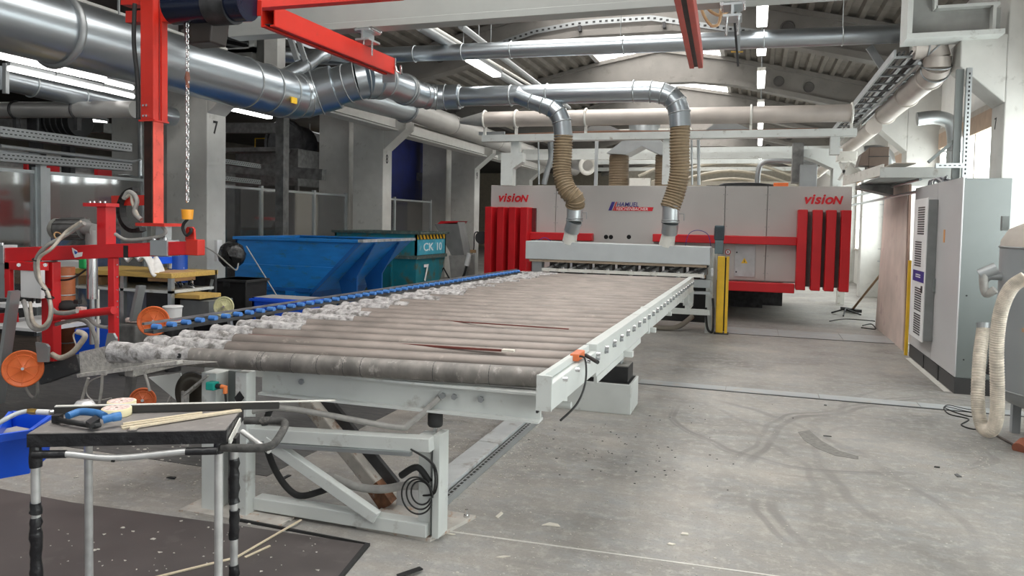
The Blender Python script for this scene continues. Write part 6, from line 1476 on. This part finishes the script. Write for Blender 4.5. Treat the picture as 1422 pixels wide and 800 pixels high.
# tape rolls
for k, (px, py, z, lab) in enumerate(((162, 572, .80, 'cream tape roll behind the saw handle, lower and nearer'), (169, 561, .80, 'cream tape roll with pink print standing farther back'))):
    c = atZ(px, py+5, z) if k == 0 else atZ(px, py+6, z)
    t = thing('tape_roll', lab, 'tape roll', c, 'cream tape rolls')
    MB().lathe(c, Zv, [(.036, .001), (.056, .001), (.058, .003), (.058, .032), (.056, .034), (.036, .034), (.036, .001)], 32).build('roll', tapem, t)
    MB().lathe(c, Zv, [(.006, .0345), (.053, .0345)], 28).build('printed_label', printed, t)
# blue bin + hose gun
t = thing('blue_bin', 'blue plastic bin beside the left end of the table', 'bin', (-3.1, 2.5, .5))
a, b, c, d = atZ(-12, 606, .74), atZ(42, 598, .74), atZ(75, 574, .74), atZ(15, 572, .74)
w0 = [a, b, c, d]; w1 = [V((p.x*.96-.12, p.y*.97+.07, .56)) for p in w0]
cn = sum(w0, V((0, 0, 0)))/4; w1 = [V((cn.x+(p.x-cn.x)*.82, cn.y+(p.y-cn.y)*.82, .55)) for p in w0]
m = MB(); n = 4
for i in range(4):
    j = (i+1) % 4; inn = lambda p: cn.lerp(p, .95)*1
    m.hexa([w1[i], w1[j], V((cn.x+(w1[j].x-cn.x)*.94, cn.y+(w1[j].y-cn.y)*.94, .56)), V((cn.x+(w1[i].x-cn.x)*.94, cn.y+(w1[i].y-cn.y)*.94, .56))], [w0[i], w0[j], V((cn.x+(w0[j].x-cn.x)*.95, cn.y+(w0[j].y-cn.y)*.95, .74)), V((cn.x+(w0[i].x-cn.x)*.95, cn.y+(w0[i].y-cn.y)*.95, .74))])
m.prism([p for p in w1], (0, 0, .01)); m.build('bin_shell', bluep, t)
m = MB()
for i in range(4): m.beam(w0[i]+V((0, 0, -.012)), w0[(i+1) % 4]+V((0, 0, -.012)), .018, .03)
m.build('rim', bluep, t)
for p in w1: MB().cyl(V((p.x*.99-.02, p.y, 0)), V((p.x*.99-.02, p.y, .55)), .012, 8) 
MB().cyl(V((cn.x-.30, cn.y-.05, 0)), V((cn.x-.30, cn.y-.05, .56)), .02, 10).build('stand_tube', alu, t)
MB().prism([cn+V((-.12, -.05, -.06)), cn+V((.0, -.06, -.06)), cn+V((.04, .04, -.06)), cn+V((-.1, .05, -.06))], (0, 0, .02)).build('grey_contents', hosem, t)
t = thing('air_hose', 'clear air hose with brass and white coupling lying over the blue bin', 'hose', atZ(40, 572, .8))
MB().tube(spline([atZ(-8, 592, .77), atZ(8, 582, .79), atZ(25, 574, .80), atZ(38, 571, .80)]), .010, 12).build('hose', mat('milky_clear_hose', (.45, .48, .5), .3, var=.15, scale=20), t)
MB().tube([atZ(38, 571, .80), atZ(44, 571.5, .80), atZ(51, 572, .80)], [.010, .014, .012], 12).build('brass_nut', brass, t)
MB().cyl(atZ(52, 572, .80), atZ(70, 573, .80), .012, 14).build('white_sleeve', sticker, t)
MB().cyl(atZ(70, 573, .80), atZ(82, 572, .80), .012, 14).build('metal_coupling', chrome, t)
MB().cyl(atZ(82, 573, .80), atZ(108, 573, .815), .006, 10).build('black_tip', black, t)
# sticks on the floor
for k, (pa, pb, wd) in enumerate((((418, 722), (325, 776), .012), ((375, 758), (340, 774), .010), ((325, 775), (215, 802), .014), ((585, 789), (553, 800), .03))):
    o = MB().beam(atZ(*pa, .017), atZ(*pb, .017), wd, .006).build('wooden_strip' if k < 3 else 'black_strip', woodm if k < 3 else black)
    tag(o, ['long thin wooden strip on the floor near the front leg', 'short wooden splinter beside the long strip on the brown board', 'pale wooden strip passing under the table right leg', 'black strip on the floor at the bottom edge'][k], 'strip')
# individually visible chips
def chip(px, py, pts, m, lab, z=.0, nm='wood_chip'):
    c = atZ(px, py, z+.001)
    o = MB().prism([c+V((x, y, 0)) for x, y in pts], (0, 0, .005)).build(nm, m); tag(o, lab, 'chip')
sh = mat('pale_chip', (.66, .62, .54), .8)
chip(693, 716, [(-.012, -.03), (.008, -.04), (.014, .03), (-.004, .05)], sh, 'long pale wood chip right of the foot plate')
chip(766, 730, [(-.05, -.02), (-.03, -.01), (.05, -.005), (.03, .025), (-.02, .03)], sh, 'largest pale chip on the floor right of the foot plate')
chip(951, 742, [(-.02, -.015), (.02, -.01), (.015, .015), (-.015, .012)], sh, 'pale chip on the open floor lower middle')
chip(932, 756, [(-.02, -.01), (.005, -.014), (.025, .004), (-.01, .01)], sh, 'pale chip slightly below the one on the open floor')
chip(698, 774, [(-.03, -.015), (.0, -.01), (.035, .02), (.0, .01)], sh, 'narrow pale splinter near the bottom edge')
chip(620, 741, [(-.03, -.004), (.03, -.008), (.05, .002), (.0, .006)], sh, 'pale splinter touching the foot plate')
chip(1301, 649, [(-.02, -.012), (.015, -.015), (.02, .01), (-.01, .016)], black, 'black rubber crumb left one of two on the right floor', nm='black_crumb')
chip(1330, 661, [(-.01, -.03), (.02, -.02), (.006, .04), (-.015, .02)], mat('grey_crumb', (.10, .10, .10), .7), 'dark grey flake right one of two on the right floor', nm='grey_flake')
chip(1149, 606, [(-.03, -.003), (.03, -.003), (.03, .003), (-.03, .003)], black, 'thin black sliver near the skid mark', nm='black_sliver')
chip(1146, 563, [(-.012, -.008), (.012, -.01), (.01, .01), (-.01, .01)], black, 'black crumb just below the floor cover plate', nm='black_crumb')
chip(238, 664, [(-.03, -.01), (.03, -.005), (.02, .02), (-.02, .015)], black, 'black flake on the worn floor behind the table legs', z=.004, nm='black_flake')
chip(396, 664, [(-.02, -.04), (.01, -.04), (.01, .05), (-.015, .05)], black, 'black rectangle scrap under the conveyor', nm='black_scrap')
# fine debris
random.seed(42)
def scatter(n, region, smin, smax, m, nm, lab, z=0.):
    mb = MB()
    for _ in range(n):
        px, py = region(); c = atZ(px, py, z+.0005); s = random.uniform(smin, smax)*random.choice((1, 1, 1.6)); an = random.random()*6.28; k = random.choice((3, 4, 5))
        mb.prism([c+V((math.cos(an+2*PI*i/k)*s*random.uniform(.5, 1.3), math.sin(an+2*PI*i/k)*s*random.uniform(.4, 1), 0)) for i in range(k)], (0, 0, .003))
    o = mb.build(nm, m, kind='stuff'); tag(o, lab, 'debris')
scatter(600, lambda: (random.uniform(560, 1100), random.uniform(590, 800)), .001, .005, mat('sawdust_white', (.56, .53, .48), .9), 'sawdust', 'fine pale sawdust scattered over the front floor')
scatter(700, lambda: (random.gauss(700, 50), random.gauss(620, 30)), .001, .007, mat('sawdust_white', (.7, .66, .6)), 'sawdust', 'pale chips beside the perforated floor duct')
scatter(80, lambda: (random.gauss(860, 90), random.gauss(610, 35)), .002, .009, black, 'dark_crumbs', 'dark crumbs scattered beside the pedestal box')
scatter(75, lambda: (random.uniform(20, 480), random.uniform(715, 795)), .002, .010, mat('sawdust_white', (.7, .66, .6)), 'paint_flakes', 'pale flakes on the brown board', .012)
scatter(260, lambda: (random.gauss(1330, 60), random.gauss(640, 18)), .001, .007, mat('sawdust_white', (.7, .66, .6)), 'sawdust', 'pale dust trail on the right floor before the tank')
scatter(500, lambda: (random.uniform(360, 760), random.uniform(560, 720)), .002, .006, mat('sawdust_white', (.7, .66, .6)), 'sawdust', 'pale crumbs under the conveyor frame')
scatter(200, lambda: (random.uniform(100, 340), random.uniform(620, 690)), .002, .008, mat('sawdust_white', (.7, .66, .6)), 'sawdust', 'pale crumbs on the worn floor behind the table', .004)
